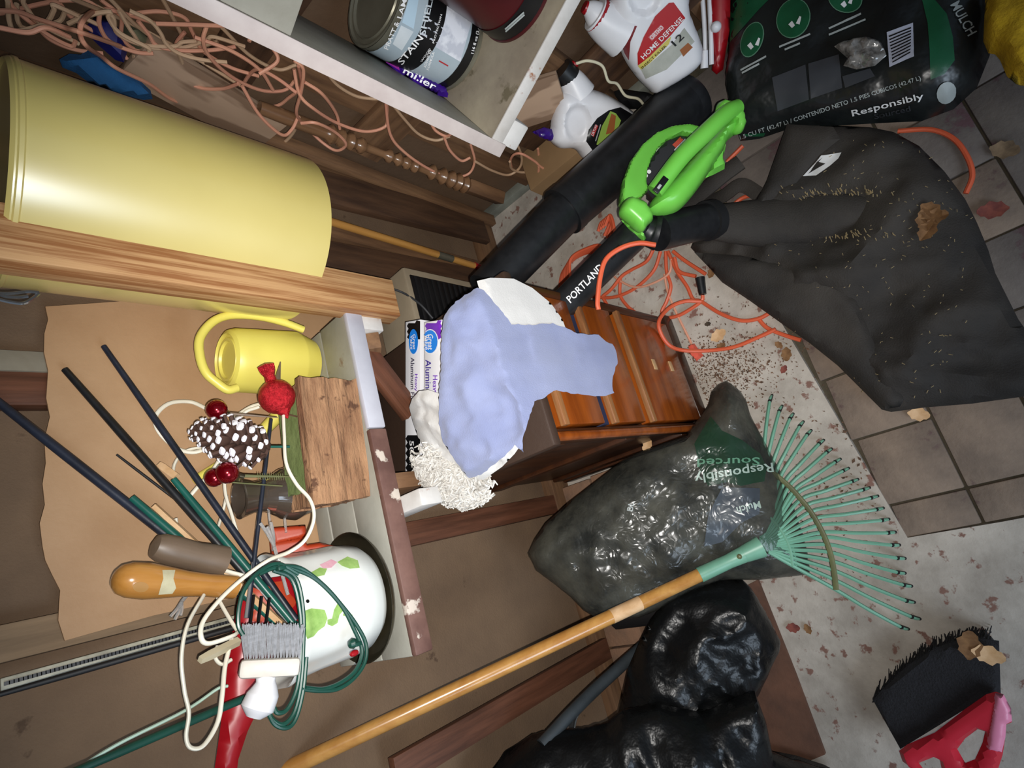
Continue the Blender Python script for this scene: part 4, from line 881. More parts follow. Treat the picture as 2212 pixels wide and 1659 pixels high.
writing('ORTHO', (1408, 86), (1434, 60), 9, f, mWhitePr, j2, .0034); writing('HOME DEFENSE', (1390, 128), (1476, 42), 10, f, mWhitePr, j2, .0034)
writing('INSECT KILLER', (1388, 148), (1440, 100), 5, f, mBlackPr, j2, .0034); writing('12', (1458, 100), (1478, 80), 14, f, mBlackPr, j2, .004)
# red and white sprayer wand
sw = thing('sprayer_wand', 'red battery sprayer with a white wand beside the second jug', 'sprayer', tuple(P(1550, 60, z=.06)))
fs = plane(P(1545, 60, z=.12), (-.5, -.1, .85)); ns = (-.5, -.1, .85)
mk('red_handle', puff([(1530, -40), (1578, -40), (1577, 60), (1568, 110), (1562, 150), (1548, 161), (1538, 152), (1540, 120), (1532, 60)], fs, ns, .02, .02, .015, .008), mRedP, sw)
mk('wand', tube([fs(1515, -40), fs(1522, 60), fs(1524, 140)], .006, 10), mWhiteP, sw); mk('wand_tip', tube([fs(1523, 110)+np.array(ns)*.01, fs(1522, 148)+np.array(ns)*.01], [.008, .010], 12, 1), mWhiteP, sw)
mk('wand', tube([fs(1532, -40)+np.array(ns)*.01, fs(1536, 60)+np.array(ns)*.012, fs(1538, 140)+np.array(ns)*.012], .006, 10), mWhiteP, sw)
mk('knob', ball(.013, 14), mWhiteP, sw, Matrix.Translation(Vector(fs(1548, 60)+np.array(ns)*.02)))
# dark stone/bag bit between the jugs
mk('black_sole', puff([(1325, 200), (1345, 192), (1400, 200), (1420, 210), (1400, 235), (1345, 232), (1330, 220)], plane((0, 0, .05), (0, 0, 1)), (0, 0, 1), .025, .02, .045, .01), mBlackM, label='flat black rubber piece on the floor between the two jugs', cat='rubber piece')
# ---------------------------------------------------------------- leaf blower
bl = thing('leaf_blower', 'lime green electric leaf blower with a black branded blower tube', 'leaf blower', tuple(P(1450, 400, w=1.42)))
nv = -np.array(fwd); nv = nv/np.linalg.norm(nv)
fB = plane(P(1450, 400, w=1.25), -fwd); fV = plane(P(1430, 380, w=1.31), -fwd)
mk('volute_ring', puff([(1343, 452), (1340, 425), (1345, 390), (1360, 350), (1385, 315), (1415, 290), (1450, 276), (1485, 272), (1515, 280), (1530, 290), (1520, 310), (1500, 300), (1470, 294), (1442, 306), (1420, 326), (1405, 350), (1397, 375), (1395, 398), (1400, 412), (1385, 430), (1365, 440)], fV, nv, .02, .010, .05, .0035, flat=3), mGreenP, bl)
disc = mk('intake_disc', puff([(1385, 400), (1388, 370), (1405, 335), (1430, 308), (1465, 292), (1500, 296), (1520, 315), (1470, 400), (1420, 440)], fV, nv, .014, .01, .05, .01), mat('charcoal_label', '#2a2a2d', None, rough=.45), bl)
fd = caster(disc)
decal('red_badge', [(1452, 313), (1470, 296), (1476, 302), (1460, 320)], fd, mat('badge_red', '#b84a38', None, rough=.4), bl, 5)
[decal('print_line', q, fd, mWhitePr, bl, 5) for q in ([(1456, 324), (1480, 300), (1482, 303), (1458, 327)], [(1400, 345), (1427, 313), (1429, 315), (1402, 347)])]
for q in ((1395, 380), (1402, 371)): decal('white_dot', ell(q[0], q[1], 4.5, 4.5, 10), fd, mWhitePr, bl, 4)
mk('housing', puff([(1402, 446), (1414, 426), (1455, 384), (1502, 334), (1538, 293), (1565, 262), (1583, 262), (1590, 285), (1570, 305), (1562, 325), (1545, 350), (1520, 390), (1490, 430), (1465, 455), (1440, 464), (1412, 464), (1398, 455)], fB, nv, .045, .035, .05, .008, smooth=True, noise=.002), mGreenP, bl)
mk('housing_lug', puff([(1535, 345), (1560, 300), (1566, 320), (1560, 345), (1565, 365), (1540, 378), (1522, 385)], plane(P(1550, 350, w=1.29), -fwd), nv, .025, .012, .02, .007), mGreenP, bl)
hb_ = [fB(1404, 428)+nv*.042, fB(1456, 360)+nv*.05, fB(1507, 309)+nv*.05, fB(1553, 266)+nv*.046, fB(1580, 248)+nv*.035]
mk('grip', tube(hb_, [.018, .0185, .0185, .018, .016], 18, 8), mGreenP, bl)
mk('grip_end', puff([(1546, 236), (1552, 222), (1566, 219), (1590, 232), (1606, 252), (1609, 272), (1600, 288), (1585, 286), (1578, 268), (1570, 248), (1552, 245)], plane(P(1580, 255, w=1.23), -fwd), nv, .025, .014, .03, .007, smooth=True), mGreenP, bl)
sc_ = mk('switch_plate', box(.014, .038, .004, .001), mBlackPr, bl, frame(fB(1411, 421)+nv*.063, nv, tuple(fB(1425, 404)-fB(1398, 440))))
sw_ = frame(fB(1411, 421)+nv*.063, nv, tuple(fB(1425, 404)-fB(1398, 440)))
sc_.data.transform(Matrix.Rotation(math.pi/2, 4, 'Z')); mk('rocker', box(.010, .006, .004, .001, (-.006, 0, .003)), mGreyPr, bl, sw_)
mk('outlet_block', puff([(1337, 457), (1345, 438), (1358, 427), (1370, 427), (1380, 433), (1395, 440), (1408, 462), (1410, 475), (1398, 488), (1390, 500), (1378, 500), (1355, 480), (1340, 466)], plane(P(1375, 465, w=1.23), -fwd), nv, .03, .018, .04, .007, smooth=True), mGreenP, bl)
mk('outlet_flange', puff([(1342, 476), (1350, 474), (1392, 505), (1396, 515), (1390, 521), (1365, 502)], plane(P(1370, 500, w=1.26), -fwd), nv, .018, .008, .02, .006), mGreenP, bl)
bt0, bt1 = P(1378, 498, w=1.30), P(1200, 675, w=1.24)
pt = mk('blower_tube', tube([bt0, bt0+(bt1-bt0)*.35, bt1], [.037, .035, .0325], 28, 6), mBlack, bl); ft = caster(pt)
for t in (.28, .36): mk('tube_lug', box(.01, .01, .014, .001), mBlackM, bl, frame(bt0+(bt1-bt0)*t+nv*.037, bt1-bt0))
writing('PORTLAND', (1232, 655), (1304, 580), 15, ft, mWhitePr, bl, .002, slant=.15)
# vacuum tube, separate
va, vb = P(1484, 222, w=1.50), P(1222, 452, w=1.40); vc = P(1050, 630, w=1.30)
vt = thing('vacuum_tube', 'wide black plastic vacuum tube leaning from the floor up to the dresser', 'tube', tuple(va))
mk('wide_section', tube([va, vb], [.072, .0605], 36, 8, sp=True), mBlack, vt)
dv = (vb-va)/np.linalg.norm(vb-va)
mk('mouth', lathe([(.066, 0), (.072, -.001), (.0735, .004), (.073, .02), (.0715, .03)], 40, False, False), mBlack, vt, frame(va-dv*.006, dv))
mk('mouth_inside', lathe([(.066, 0), (.064, .05), (.001, .051)], 30, False, False), mBlackPr, vt, frame(va-dv*.0065, dv))
mk('narrow_section', tube([vb-dv*.01, vc], [.054, .048], 32, 8), mBlack, vt); mk('collar', tube([vb-dv*.015, vb+dv*.012], .0625, 36, 1), mBlack, vt)
# ---------------------------------------------------------------- leaf bag of the blower
lb = thing('leaf_collection_bag', 'large flat black fabric leaf collection bag lying on the floor', 'bag', (.45, .2, 0))
fL = plane((0, 0, .035), (0, 0, 1))
bagb = mk('bag_fabric', puff([(1690, 300), (1702, 268), (1780, 270), (1880, 275), (1930, 285), (1985, 315), (2040, 370), (2085, 430), (2110, 480), (2135, 540), (2150, 590), (2175, 640), (2200, 690), (2250, 760), (2260, 850), (2100, 872), (2000, 880), (1925, 890), (1905, 885), (1865, 845), (1810, 790), (1750, 742), (1690, 700), (1620, 650), (1560, 610), (1520, 565), (1492, 535), (1500, 515), (1535, 512), (1580, 490), (1615, 465), (1640, 430), (1658, 385)],
     fL, (0, 0, 1), .05, .10, .033, .014, noise=.018, nf=6, cr=.034, crf=4.5), mLeafBag, lb)
mk('folded_flap', puff([(1655, 395), (1700, 268), (1800, 274), (1815, 300), (1770, 335), (1720, 395), (1650, 450), (1620, 490), (1602, 492)], plane((0, 0, .092), (0, 0, 1)), (0, 0, 1), .012, .03, .02, .012, noise=.004, nf=14), mLeafBag, lb)
mk('folded_flap', puff([(1500, 545), (1600, 552), (1720, 575), (1800, 600), (1850, 650), (1888, 740), (1960, 876), (1912, 884), (1870, 840), (1815, 785), (1752, 738), (1692, 696), (1622, 646), (1562, 606), (1524, 570)], plane((0, 0, .075), (0, 0, 1)), (0, 0, 1), .016, .03, .03, .012, noise=.006, nf=10), mLeafBag, lb)
fnz = [P(1530, 480, w=1.37), P(1590, 482, w=1.37), P(1680, 480, w=1.35), P(1790, 465, w=1.29), P(1900, 440, w=1.22)]
mk('bag_sleeve', tube(fnz, [.040, .050, .062, .058, .02], 20, 8, flat=.6, up=(0, 0, 1)), mLeafBag, lb)
n0, n1, n2 = P(1402, 499, w=1.29), P(1420, 503, w=1.29), P(1525, 478, w=1.36)
mk('elbow', tube([P(1388, 490, w=1.28), n0, n1], [.022, .034, .040], 24, 5), mBlack, lb); mk('nozzle', tube([n1, n2], [.041, .041], 32, 1), mBlack, lb)
mk('collar', tube([n2, n2+(n2-n1)*.16], [.047, .047], 32, 1), mBlackM, lb)
mk('shoulder_strap', tube([P(1640, 420, z=.05), P(1600, 400, z=.06), P(1560, 425, z=.06), P(1500, 450, z=.05), P(1470, 470, z=.1)], .018, 10, 8, flat=.3, up=(0, 0, 1)), mLeafBag, lb)
mk('shoulder_strap', tube([P(1600, 350, z=.06), P(1560, 380, z=.07), P(1500, 430, z=.09), P(1440, 470, z=.12)], .022, 10, 8, flat=.4, up=(0, 0, 1)), mLeafBag, lb)
fl_ = caster(bagb)
decal('care_tag', [(1734, 382), (1745, 370), (1762, 352), (1775, 336), (1818, 331), (1812, 343), (1795, 358), (1764, 380)], fl_, mWhitePr, lb, 8, .004)
decal('tag_print', [(1746, 378), (1784, 355), (1770, 350), (1778, 341), (1766, 350)], fl_, mLeafBag, lb, 8, .006)
# ---------------------------------------------------------------- mulch sack on the right
ms = thing('mulch_sack', 'black and green glossy sack with white print lying by the right wall', 'sack', (.8, -.05, 0))
fM = plane((0, 0, .05), (0, 0, 1))
sk = mk('sack', puff([(1590, -90), (1578, 60), (1577, 130), (1570, 180), (1574, 220), (1585, 270), (1600, 305), (1640, 300), (1700, 280), (1800, 272), (1900, 266), (1990, 262), (2060, 236), (2110, 190), (2138, 120), (2146, 50), (2160, -90)], fM, (0, 0, 1), .085, .10, .048, .014, noise=.010, nf=8, cr=.007, crf=9), mMulchBag, ms)
fk = caster(sk)
decal('green_panel', [(1577, 0), (1660, 0), (1640, 20), (1578, 90)], fk, mGreenBg, ms, 12); decal('green_panel', [(1992, 0), (2020, 0), (2045, 30), (2058, 80), (2062, 130), (2040, 160), (2010, 172), (2008, 110), (2004, 50)], fk, mGreenBg, ms, 12)
decal('green_panel', [(1572, 305), (1580, 290), (1640, 288), (1680, 284), (1670, 300), (1590, 306)], fk, mGreenBg, ms, 12)
for (cx, cy, rx, ry) in ((1625, 86, 21, 38), (1714, 40, 34, 42), (1826, -4, 36, 30)):
    decal('badge', ell(cx, cy, rx+2, ry+2, 24, .35), fk, mat('badge_rim', '#5f8a70', None, rough=.4), ms, 9, .002); decal('badge', ell(cx, cy, rx, ry, 24, .35), fk, mGreenBg, ms, 9, .003)
    decal('badge_leaf', [(cx-10, cy+14), (cx-2, cy+6), (cx+4, cy+16), (cx-2, cy+22)], fk, mWhitePr, ms, 6, .0045); decal('badge_leaf', [(cx+6, cy+12), (cx+14, cy-4), (cx+18, cy-2), (cx+14, cy+14)], fk, mWhitePr, ms, 6, .0045)
decal('barcode_field', [(1916, 70), (1972, 50), (1975, 122), (1922, 145)], fk, mat('barcode_white', '#b9bccb', None, rough=.35), ms, 9, .003)
for i in range(9):
    t = i/9; decal('barcode_bar', [(1921+1*i, 78+t*62), (1968, 60+t*58), (1968, 63+t*58), (1921+1*i, 81+t*62)], fk, mBlackPr, ms, 9, .0045)
for q in ([(1668, 168), (1740, 140), (1748, 215), (1680, 240)], [(1746, 138), (1812, 118), (1820, 190), (1752, 213)], [(1820, 165), (1880, 148), (1890, 165), (1826, 190)]): decal('grey_panel', q, fk, mat('panel_grey', '#3c3e42', None, rough=.3), ms, 10, .002)
writing('1.5 CU FT (42.47 L) / CONTENIDO NETO 1.5 PIES CUBICOS (42.47 L)', (1600, 300), (1990, 172), 9, fk, mGreyPr, ms, .003)
writing('Responsibly', (1842, 250), (1996, 212), 13, fk, mWhitePr, ms, .003); writing('Sourced', (1890, 256), (1968, 238), 11, fk, mDkGrey, ms, .003)
writing('MULCH', (2052, 12), (2090, 80), 22, fk, mGreyPr, ms, .003); decal('stamp', ell(2044, 200, 20, 24, 16, .4), fk, mGreyPr, ms, 8, .003)
for i, (a, b) in enumerate((((1683, 100), (1750, 72)), ((1695, 106), (1728, 92)), ((1600, 150), (1655, 120)), ((1603, 156), (1640, 136)), ((1790, 60), (1860, 28)), ((1790, 74), (1870, 40)))): writing('lorem natural fine bark', a, b, 5, fk, mGreyPr, ms, .003) if False else decal('print_line', [a, b, (b[0]+1, b[1]+4), (a[0]+1, a[1]+4)], fk, mGreyPr, ms, 8, .003)
mk('crinkled_film_highlight', puff([(1802, 100), (1830, 85), (1880, 78), (1905, 92), (1915, 120), (1890, 142), (1850, 150), (1822, 142), (1830, 125)], plane((0, 0, .14), (0, 0, 1)), (0, 0, 1), .012, .02, .004, .005, cr=.012, crf=22), mat('crinkled_clear_film', '#8f8b86', '#4a4845', 60, rough=.16, coat=.6), ms)  # pale crumpled piece added for the highlight on the crinkled film
yc = mk('yellow_fleece', puff([(2130, -40), (2126, 40), (2124, 90), (2135, 115), (2150, 118), (2160, 130), (2175, 165), (2195, 182), (2240, 190), (2260, 60), (2250, -60)], plane((0, 0, .12), (0, 0, 1)), (0, 0, 1), .04, .03, .03, .01, noise=.01, nf=25), mYelC, label='fuzzy yellow fleece at the frame corner beyond the black and green sack', cat='cloth')
# ================================================================ ORANGE CORD ON THE FLOOR
oc = thing('orange_extension_cord', 'bright orange extension cord tangled on the floor around the blower', 'cord', (.6, .5, 0))
OR = [([(1416, 529), (1381, 525), (1343, 535), (1310, 559), (1297, 597), (1291, 651), (1293, 669)], 'w', 1.18), ([(1413, 535), (1397, 564), (1364, 583), (1343, 597), (1321, 624), (1302, 640)], 'z', .03),
      ([(1427, 543), (1413, 583), (1381, 616), (1348, 635), (1316, 643), (1275, 640)], 'z', .008), ([(1340, 602), (1340, 638), (1356, 662), (1375, 678), (1392, 700)], 'z', .006),
      ([(1438, 543), (1440, 586), (1449, 619), (1440, 651), (1430, 673), (1440, 686), (1467, 681), (1500, 662), (1516, 649), (1518, 638)], 'z', .007),
      ([(1443, 543), (1462, 586), (1484, 619), (1497, 646), (1514, 651), (1554, 676), (1598, 692), (1636, 689), (1665, 675)], 'z', .010), ([(1454, 543), (1478, 562), (1524, 592)], 'z', .03), ([(1457, 556), (1467, 586), (1503, 597)], 'z', .015),
      ([(1514, 651, .03), (1478, 651, .06), (1446, 665, .09), (1424, 692, .12), (1427, 719, .12), (1446, 746, .10), (1478, 757, .06), (1533, 757, .02), (1587, 749), (1641, 727), (1676, 711)], 'z', .012), ([(1636, 686), (1657, 708), (1695, 724), (1730, 735)], 'z', .006),
      ([(1940, 283), (2010, 280), (2060, 300), (2090, 340), (2100, 380), (2086, 418)], 'z', .008), ([(1560, 470), (1600, 430), (1645, 418)], 'z', .03), ([(1570, 350), (1590, 330), (1605, 315)], 'z', .04),
      ([(1150, 512), (1145, 480), (1160, 455), (1195, 460), (1230, 470)], 'z', .008), ([(1225, 415), (1235, 400), (1250, 395)], 'z', .02), ([(1300, 640), (1312, 660), (1318, 680)], 'z', .006)]
for i in range(7): OR.append((([(1208+i*4, 630-i*3), (1215+i*3, 590-i*5), (1240+i*5, 560-i*4), (1275+i*4, 545-i*2), (1290, 560+i*3), (1265, 590+i*3), (1228+i*2, 615+i*2)]), 'z', .006+.005*i))
for i in range(4): OR.append((([(1292+i*5, 500-i*4), (1300+i*6, 480-i*5), (1318+i*3, 478+i*6), (1306+i*6, 510+i*5)]), 'z', .01+.006*i))
for i, (pts, k, v) in enumerate(OR): mk('cable', tube(cordpts(pts, **{k: v}), .0052, 8, 8), mOrange, oc)
mk('socket', tube([P(1512, 600, z=.012), P(1518, 636, z=.012)], [.013, .010], 14, 2), mBlack, oc)
pcx = thing('peach_cord', 'thin faded peach cord with a coral plug on the concrete beside the dresser', 'cord', tuple(P(1497, 765, z=0)))
mk('cable', tube(cordpts([(1450, 560), (1445, 590), (1410, 612), (1370, 620), (1330, 600), (1320, 580)], z=.012), .0035, 8), mPeach, pcx)
mk('cable', tube(cordpts([(1435, 592), (1443, 632), (1462, 678), (1489, 733), (1494, 745)], z=.006), .0035, 8), mPeach, pcx)
mk('plug', puff([(1488, 745), (1500, 742), (1510, 756), (1520, 768), (1505, 780), (1490, 765)], plane((0, 0, .012), (0, 0, 1)), (0, 0, 1), .012, .006, .010, .005), mat('coral_plug', '#e0604c', None, rough=.45), pcx)
# ================================================================ CLEAR SACK, RAKE, TRASH BAG
csn = np.cross(P(1740, 1250, z=.05)-P(1570, 830, z=.05), P(1160, 1180, z=.34)-P(1570, 830, z=.05)); csn = csn/np.linalg.norm(csn)*(-1 if csn[2] < 0 else 1)
fC = plane(P(1570, 830, z=.05), csn)
cs = thing('clear_sack', 'translucent sack of dark mulch leaning from the floor against the back wall', 'sack', tuple(P(1560, 1050, z=0)))
cpoly = [(1568, 824), (1596, 845), (1612, 868), (1620, 900), (1640, 935), (1655, 965), (1680, 1010), (1715, 1100), (1740, 1180), (1748, 1240), (1640, 1252), (1560, 1252), (1490, 1280), (1440, 1310), (1380, 1333), (1300, 1340), (1262, 1318), (1235, 1290), (1200, 1262), (1160, 1232), (1142, 1195), (1156, 1165), (1180, 1130), (1230, 1085), (1300, 1030), (1350, 992), (1400, 960), (1440, 932), (1480, 930), (1510, 905), (1530, 875), (1536, 848), (1550, 832)]
c_in = mk('mulch_contents', clampv(puff(cpoly, fC, csn, .092, .16, .03, .010, noise=.012, nf=9, cr=.004, crf=20), 1.11, .140), mContents, cs)
mf = bpy.data.materials.new('clear_film'); mf.use_nodes = True; nt = mf.node_tree; N = nt.nodes
for x_ in list(N): N.remove(x_)
o_ = N.new('ShaderNodeOutputMaterial'); mx = N.new('ShaderNodeMixShader'); tr = N.new('ShaderNodeBsdfTransparent'); gl = N.new('ShaderNodeBsdfPrincipled')
tr.inputs[0].default_value = (.9, .92, .9, 1); gl.inputs['Base Color'].default_value = (.035, .037, .034, 1); gl.inputs['Roughness'].default_value = .24; gl.inputs['Specular IOR Level'].default_value = .8
mx.inputs[0].default_value = .42
tcn = N.new('ShaderNodeTexCoord'); vo = N.new('ShaderNodeTexVoronoi'); vo.feature = 'DISTANCE_TO_EDGE'; vo.inputs['Scale'].default_value = 13; bn = N.new('ShaderNodeBump'); bn.inputs['Strength'].default_value = .28; bn.inputs['Distance'].default_value = .01
nz = N.new('ShaderNodeTexNoise'); nz.inputs['Scale'].default_value = 9; nt.links.new(tcn.outputs['Object'], nz.inputs['Vector']); nt.links.new(nz.outputs['Color'], vo.inputs['Vector'])
nt.links.new(vo.outputs['Distance'], bn.inputs['Height']); nt.links.new(bn.outputs[0], gl.inputs['Normal']); nt.links.new(tr.outputs[0], mx.inputs[1]); nt.links.new(gl.outputs[0], mx.inputs[2]); nt.links.new(mx.outputs[0], o_.inputs[0])
film = mk('plastic_film', clampv(puff([(a+(a-1440)*.006, b+(b-1080)*.006) for a, b in cpoly], fC, csn, .108, .15, .034, .008, noise=.012, nf=9, cr=.007, crf=13), 1.122, .150), mf, cs)
fcn = caster(film)
decal('green_print', [(1536, 900), (1560, 930), (1600, 950), (1640, 980), (1655, 1010), (1650, 1040), (1600, 1050), (1570, 1042), (1530, 1050), (1510, 1010), (1500, 960)], caster(c_in), mGreenBg, cs, 12, .004)
decal('grey_print', [(1560, 1052), (1640, 1055), (1640, 1110), (1600, 1130), (1560, 1170), (1520, 1180), (1530, 1110)], caster(c_in), mat('slate_print', '#7a8294', '#5c6474', 8, rough=.4), cs, 12, .004)
writing('Responsibly', (1668, 1000), (1500, 1026), 20, fcn, mat('sack_letter', '#9fb0a5', None, rough=.4), cs, .002); writing('Sourced', (1640, 988), (1506, 992), 17, fcn, mat('sack_letter2', '#5c8a70', None, rough=.4), cs, .002)
writing('Mulch', (1640, 1082), (1590, 1096), 16, fcn, mat('sack_letter', '#9fb0a5', None, rough=.4), cs, .002); writing('BL', (1366, 1105), (1370, 1085), 12, fcn, mGreyPr, cs, .002)
# rake
rk = thing('leaf_rake', 'mint green metal leaf rake with an orange wooden handle leaning over the clear sack', 'rake', tuple(P(1640, 1180, z=.12)))
hub = P(1640, 1182, z=.17); fer0 = P(1520, 1238, w=1.27); hend = P(560, 1690, w=1.0)
mk('handle', tube([fer0, (fer0+hend)/2, hend], .0145, 18, 6), mHandle, rk)
q0, q1 = fer0+(hend-fer0)*.175, fer0+(hend-fer0)*.25
mk('worn_section', tube([q0, q1], .0149, 18, 1), mPale, rk, label='bare pale band of the handle')
mk('ferrule', tube([fer0+(hend-fer0)*.012, fer0+(hub-fer0)*.45, hub], [.0165, .0155, .020], 18, 6), mMint, rk)
mk('ferrule_boss', tube([fer0+(hub-fer0)*.72, hub+(hub-fer0)*.03], [.018, .024], 16, 2), mMint, rk)
mk('bolt', ball(.006, 10), mOlive, rk, Matrix.Translation(Vector(fer0+(hub-fer0)*.7+np.array([0, 0, .018]))))
tips = [(1668, 853), (1690, 876), (1714, 893), (1736, 910), (1753, 929), (1780, 950), (1797, 969), (1816, 991), (1834, 1011), (1854, 1035), (1879, 1053), (1897, 1071), (1909, 1097), (1921, 1121), (1935, 1149), (1944, 1177), (1956, 1206), (1956, 1238), (1970, 1266), (1976, 1301), (1988, 1337), (1963, 1359)]
arc = [(1648, 1008), (1668, 1020), (1688, 1036), (1708, 1054), (1727, 1075), (1748, 1101), (1766, 1130), (1781, 1160), (1793, 1193), (1801, 1232), (1806, 1274)]
arc3 = spline([P(a, b, z=.075) for a, b in arc], 6)
mk('spreader_bar', tube([P(a, b, z=.081) for a, b in arc], .006, 8, 8, flat=.5), mOlive, rk)
for i, tp in enumerate(tips):
    t = i/(len(tips)-1); am = arc3[int(t*(len(arc3)-1))]; T_ = P(tp[0], tp[1], z=.004)
    s0 = hub+(am-hub)*.12; pre = T_+(am-T_)*.10+np.array([0, 0, .012]); d_ = pre-am
    mk('tine', tube([s0, hub+(am-hub)*.5, am, am+(pre-am)*.5+np.array([0, 0, .006]), pre, T_], [.0034, .0042, .0042, .004, .0038, .0028], 6, 5), mMint, rk)
mk('worn_tips', join(*[tube([P(q[0], q[1], z=.0045), P(q[0], q[1], z=.0045)+(arc3[int(i/21*(len(arc3)-1))]-P(q[0], q[1], z=.0045))*.10+np.array([0, 0, .0125])], [.0033, .0046], 6, 1) for i, q in enumerate(tips)]), mBlackM, rk, kind='stuff')
fan = [hub+(arc3[int(t*(len(arc3)-1))]-hub)*.5 for t in np.linspace(0, 1, 22)]
mk('fan_plate', slab([hub+np.array([0, 0, .002])]+[f_+np.array([0, 0, .0015]) for f_ in fan], .0025, (0, 0, 1)), mMint, rk)
mk('inner_brace', tube([hub+(a_-hub)*.44+np.array([0, 0, .004]) for a_ in arc3[::6]], .004, 8, 4, flat=.5), mMint, rk)
# trash bag
tb = thing('trash_bag', 'full black plastic trash bag slumped against the back wall beside the rake handle', 'bag', (-.4, .7, 0))
fT = plane(P(1650, 1450, z=.10), (-.15, -.62, .77)); nT = (-.15, -.62, .77)
mk('lower_lobe', clampv(puff([(1500, 1266), (1545, 1254), (1602, 1250), (1622, 1270), (1640, 1300), (1662, 1340), (1680, 1375), (1678, 1400), (1660, 1430), (1648, 1455), (1632, 1492), (1560, 1560), (1440, 1600), (1330, 1560), (1345, 1500), (1358, 1440), (1380, 1390), (1405, 1340), (1440, 1295)], fT, nT, .10, .11, .06, .008, noise=.012, nf=7, cr=.026, crf=6.5), 1.11), mTrash, tb)
mk('upper_lobe', clampv(puff([(1000, 1668), (1060, 1640), (1110, 1612), (1150, 1588), (1200, 1578), (1260, 1576), (1310, 1562), (1345, 1535), (1420, 1520), (1520, 1540), (1630, 1492), (1655, 1560), (1668, 1625), (1720, 1645), (1800, 1668), (1840, 1760), (1500, 1850), (1000, 1800)], plane(P(1400, 1640, z=.38), (-.1, -.55, .8)), (-.1, -.55, .8), .09, .12, .08, .009, noise=.015, nf=6, cr=.028, crf=6), 1.06), mTrash, tb)
mk('tyre', tube([P(1330, 1335, z=.10), P(1420, 1320, z=.10), P(1500, 1285, z=.10)], .03, 12), mBlackM, label='black rubber hose end showing between the clear sack and the trash bag', cat='hose')
dp = thing('black_pole', 'dark metal pole with a bright side stub leaning between the wall and trash bag', 'pole', tuple(P(1370, 1410, w=1.35)))
mk('pole', tube([P(1400, 1385, w=1.42), P(1340, 1440, w=1.36), P(1280, 1495, w=1.30), P(1230, 1545, w=1.25), P(1170, 1610, w=1.2)], .0135, 16), mat('dark_grey_metal', '#3b4145', '#2c3134', 9, rough=.45), dp)
mk('side_stub', tube([P(1262, 1512, w=1.30), P(1240, 1545, w=1.30), P(1232, 1580, w=1.30)], .010, 12), mSteel, dp)
a, b = P(1310, 1400, y=1.09), P(850, 1672, y=1.09)
beam('plank', a, b, .055, .02, mRedWood, None, up=(0, 1, 0), label='reddish plank leaning on the back wall below the rake handle', cat='plank')
mk('rusty_panel', slab([(x, y, .012) for x, y, _ in (P(1640, 1250, z=0), P(1672, 1330, z=0), P(1720, 1450, z=0), P(1785, 1625, z=0), P(1700, 1660, z=0), P(1500, 1600, z=0), P(1450, 1350, z=0))], .010), mRust, smooth=False, label='rusty brown flat panel on the concrete under the trash bag', cat='panel')
mk('black_fabric', puff([(1660, 1620), (1720, 1632), (1780, 1652), (1830, 1680), (1700, 1720), (1650, 1680)], plane((0, 0, .03), (0, 0, 1)), (0, 0, 1), .02, .02, .015, .01), mLeafBag, label='edge of a black fabric piece on the floor below the rusty panel', cat='fabric')
# ---------------------------------------------------------------- red push broom
pbn = thing('push_broom', 'push broom head with black bristles and a red plastic frame', 'broom', tuple(P(2040, 1560, z=0)))
fR = plane((0, 0, .06), (0, 0, 1))
mk('bristle_block', puff([(1886, 1512), (1905, 1490), (1960, 1438), (2020, 1400), (2090, 1376), (2158, 1384), (2162, 1500), (2130, 1502), (2080, 1535), (2020, 1572), (1945, 1618)], fR, (0, 0, 1), .008, .01, .058, .010, noise=.002, nf=80), mat('black_bristle', '#19181b', '#232226', 200, rough=.9, bump=.9, bscale=300), pbn)
bs = []
edge = resample([(1886, 1512), (1905, 1490), (1960, 1438), (2020, 1400), (2090, 1376), (2158, 1384)], 3)[:95]
for q in edge:
    for k in range(3): a_ = fR(q[0]+random.uniform(-3, 5), q[1]+random.uniform(-2, 6)); bs.append(tube([a_, a_*[1, 1, 0]+np.array([random.uniform(-.008, .008), random.uniform(-.008, .008), .002])], .0011, 3, 1))
mk('bristles', join(*bs), MATS['black_bristle'], pbn, kind='stuff')
hi_ = plane((0, 0, .085), (0, 0, 1))
mk('red_frame', puff([(1942, 1622), (1960, 1608), (2020, 1582), (2080, 1535), (2130, 1500), (2150, 1494), (2168, 1500), (2182, 1530), (2186, 1560), (2172, 1566), (2172, 1590), (2166, 1630), (2150, 1680), (2080, 1690), (1990, 1675), (1950, 1645)], hi_, (0, 0, 1), .014, .012, .012, .008,
     holes=([(2068, 1618), (2085, 1595), (2112, 1575), (2128, 1580), (2122, 1605), (2106, 1640), (2085, 1648)], [(1985, 1648), (2020, 1634), (2030, 1640), (2036, 1670), (2000, 1668)])), mPinkP, pbn)
mk('bleached_edge', puff([(2150, 1497), (2168, 1500), (2184, 1530), (2186, 1558), (2174, 1564), (2172, 1592), (2164, 1625), (2130, 1618), (2136, 1570), (2144, 1520)], plane((0, 0, .094), (0, 0, 1)), (0, 0, 1), .010, .010, .004, .004), mPinkL, pbn, label='sun bleached pink side of the frame')
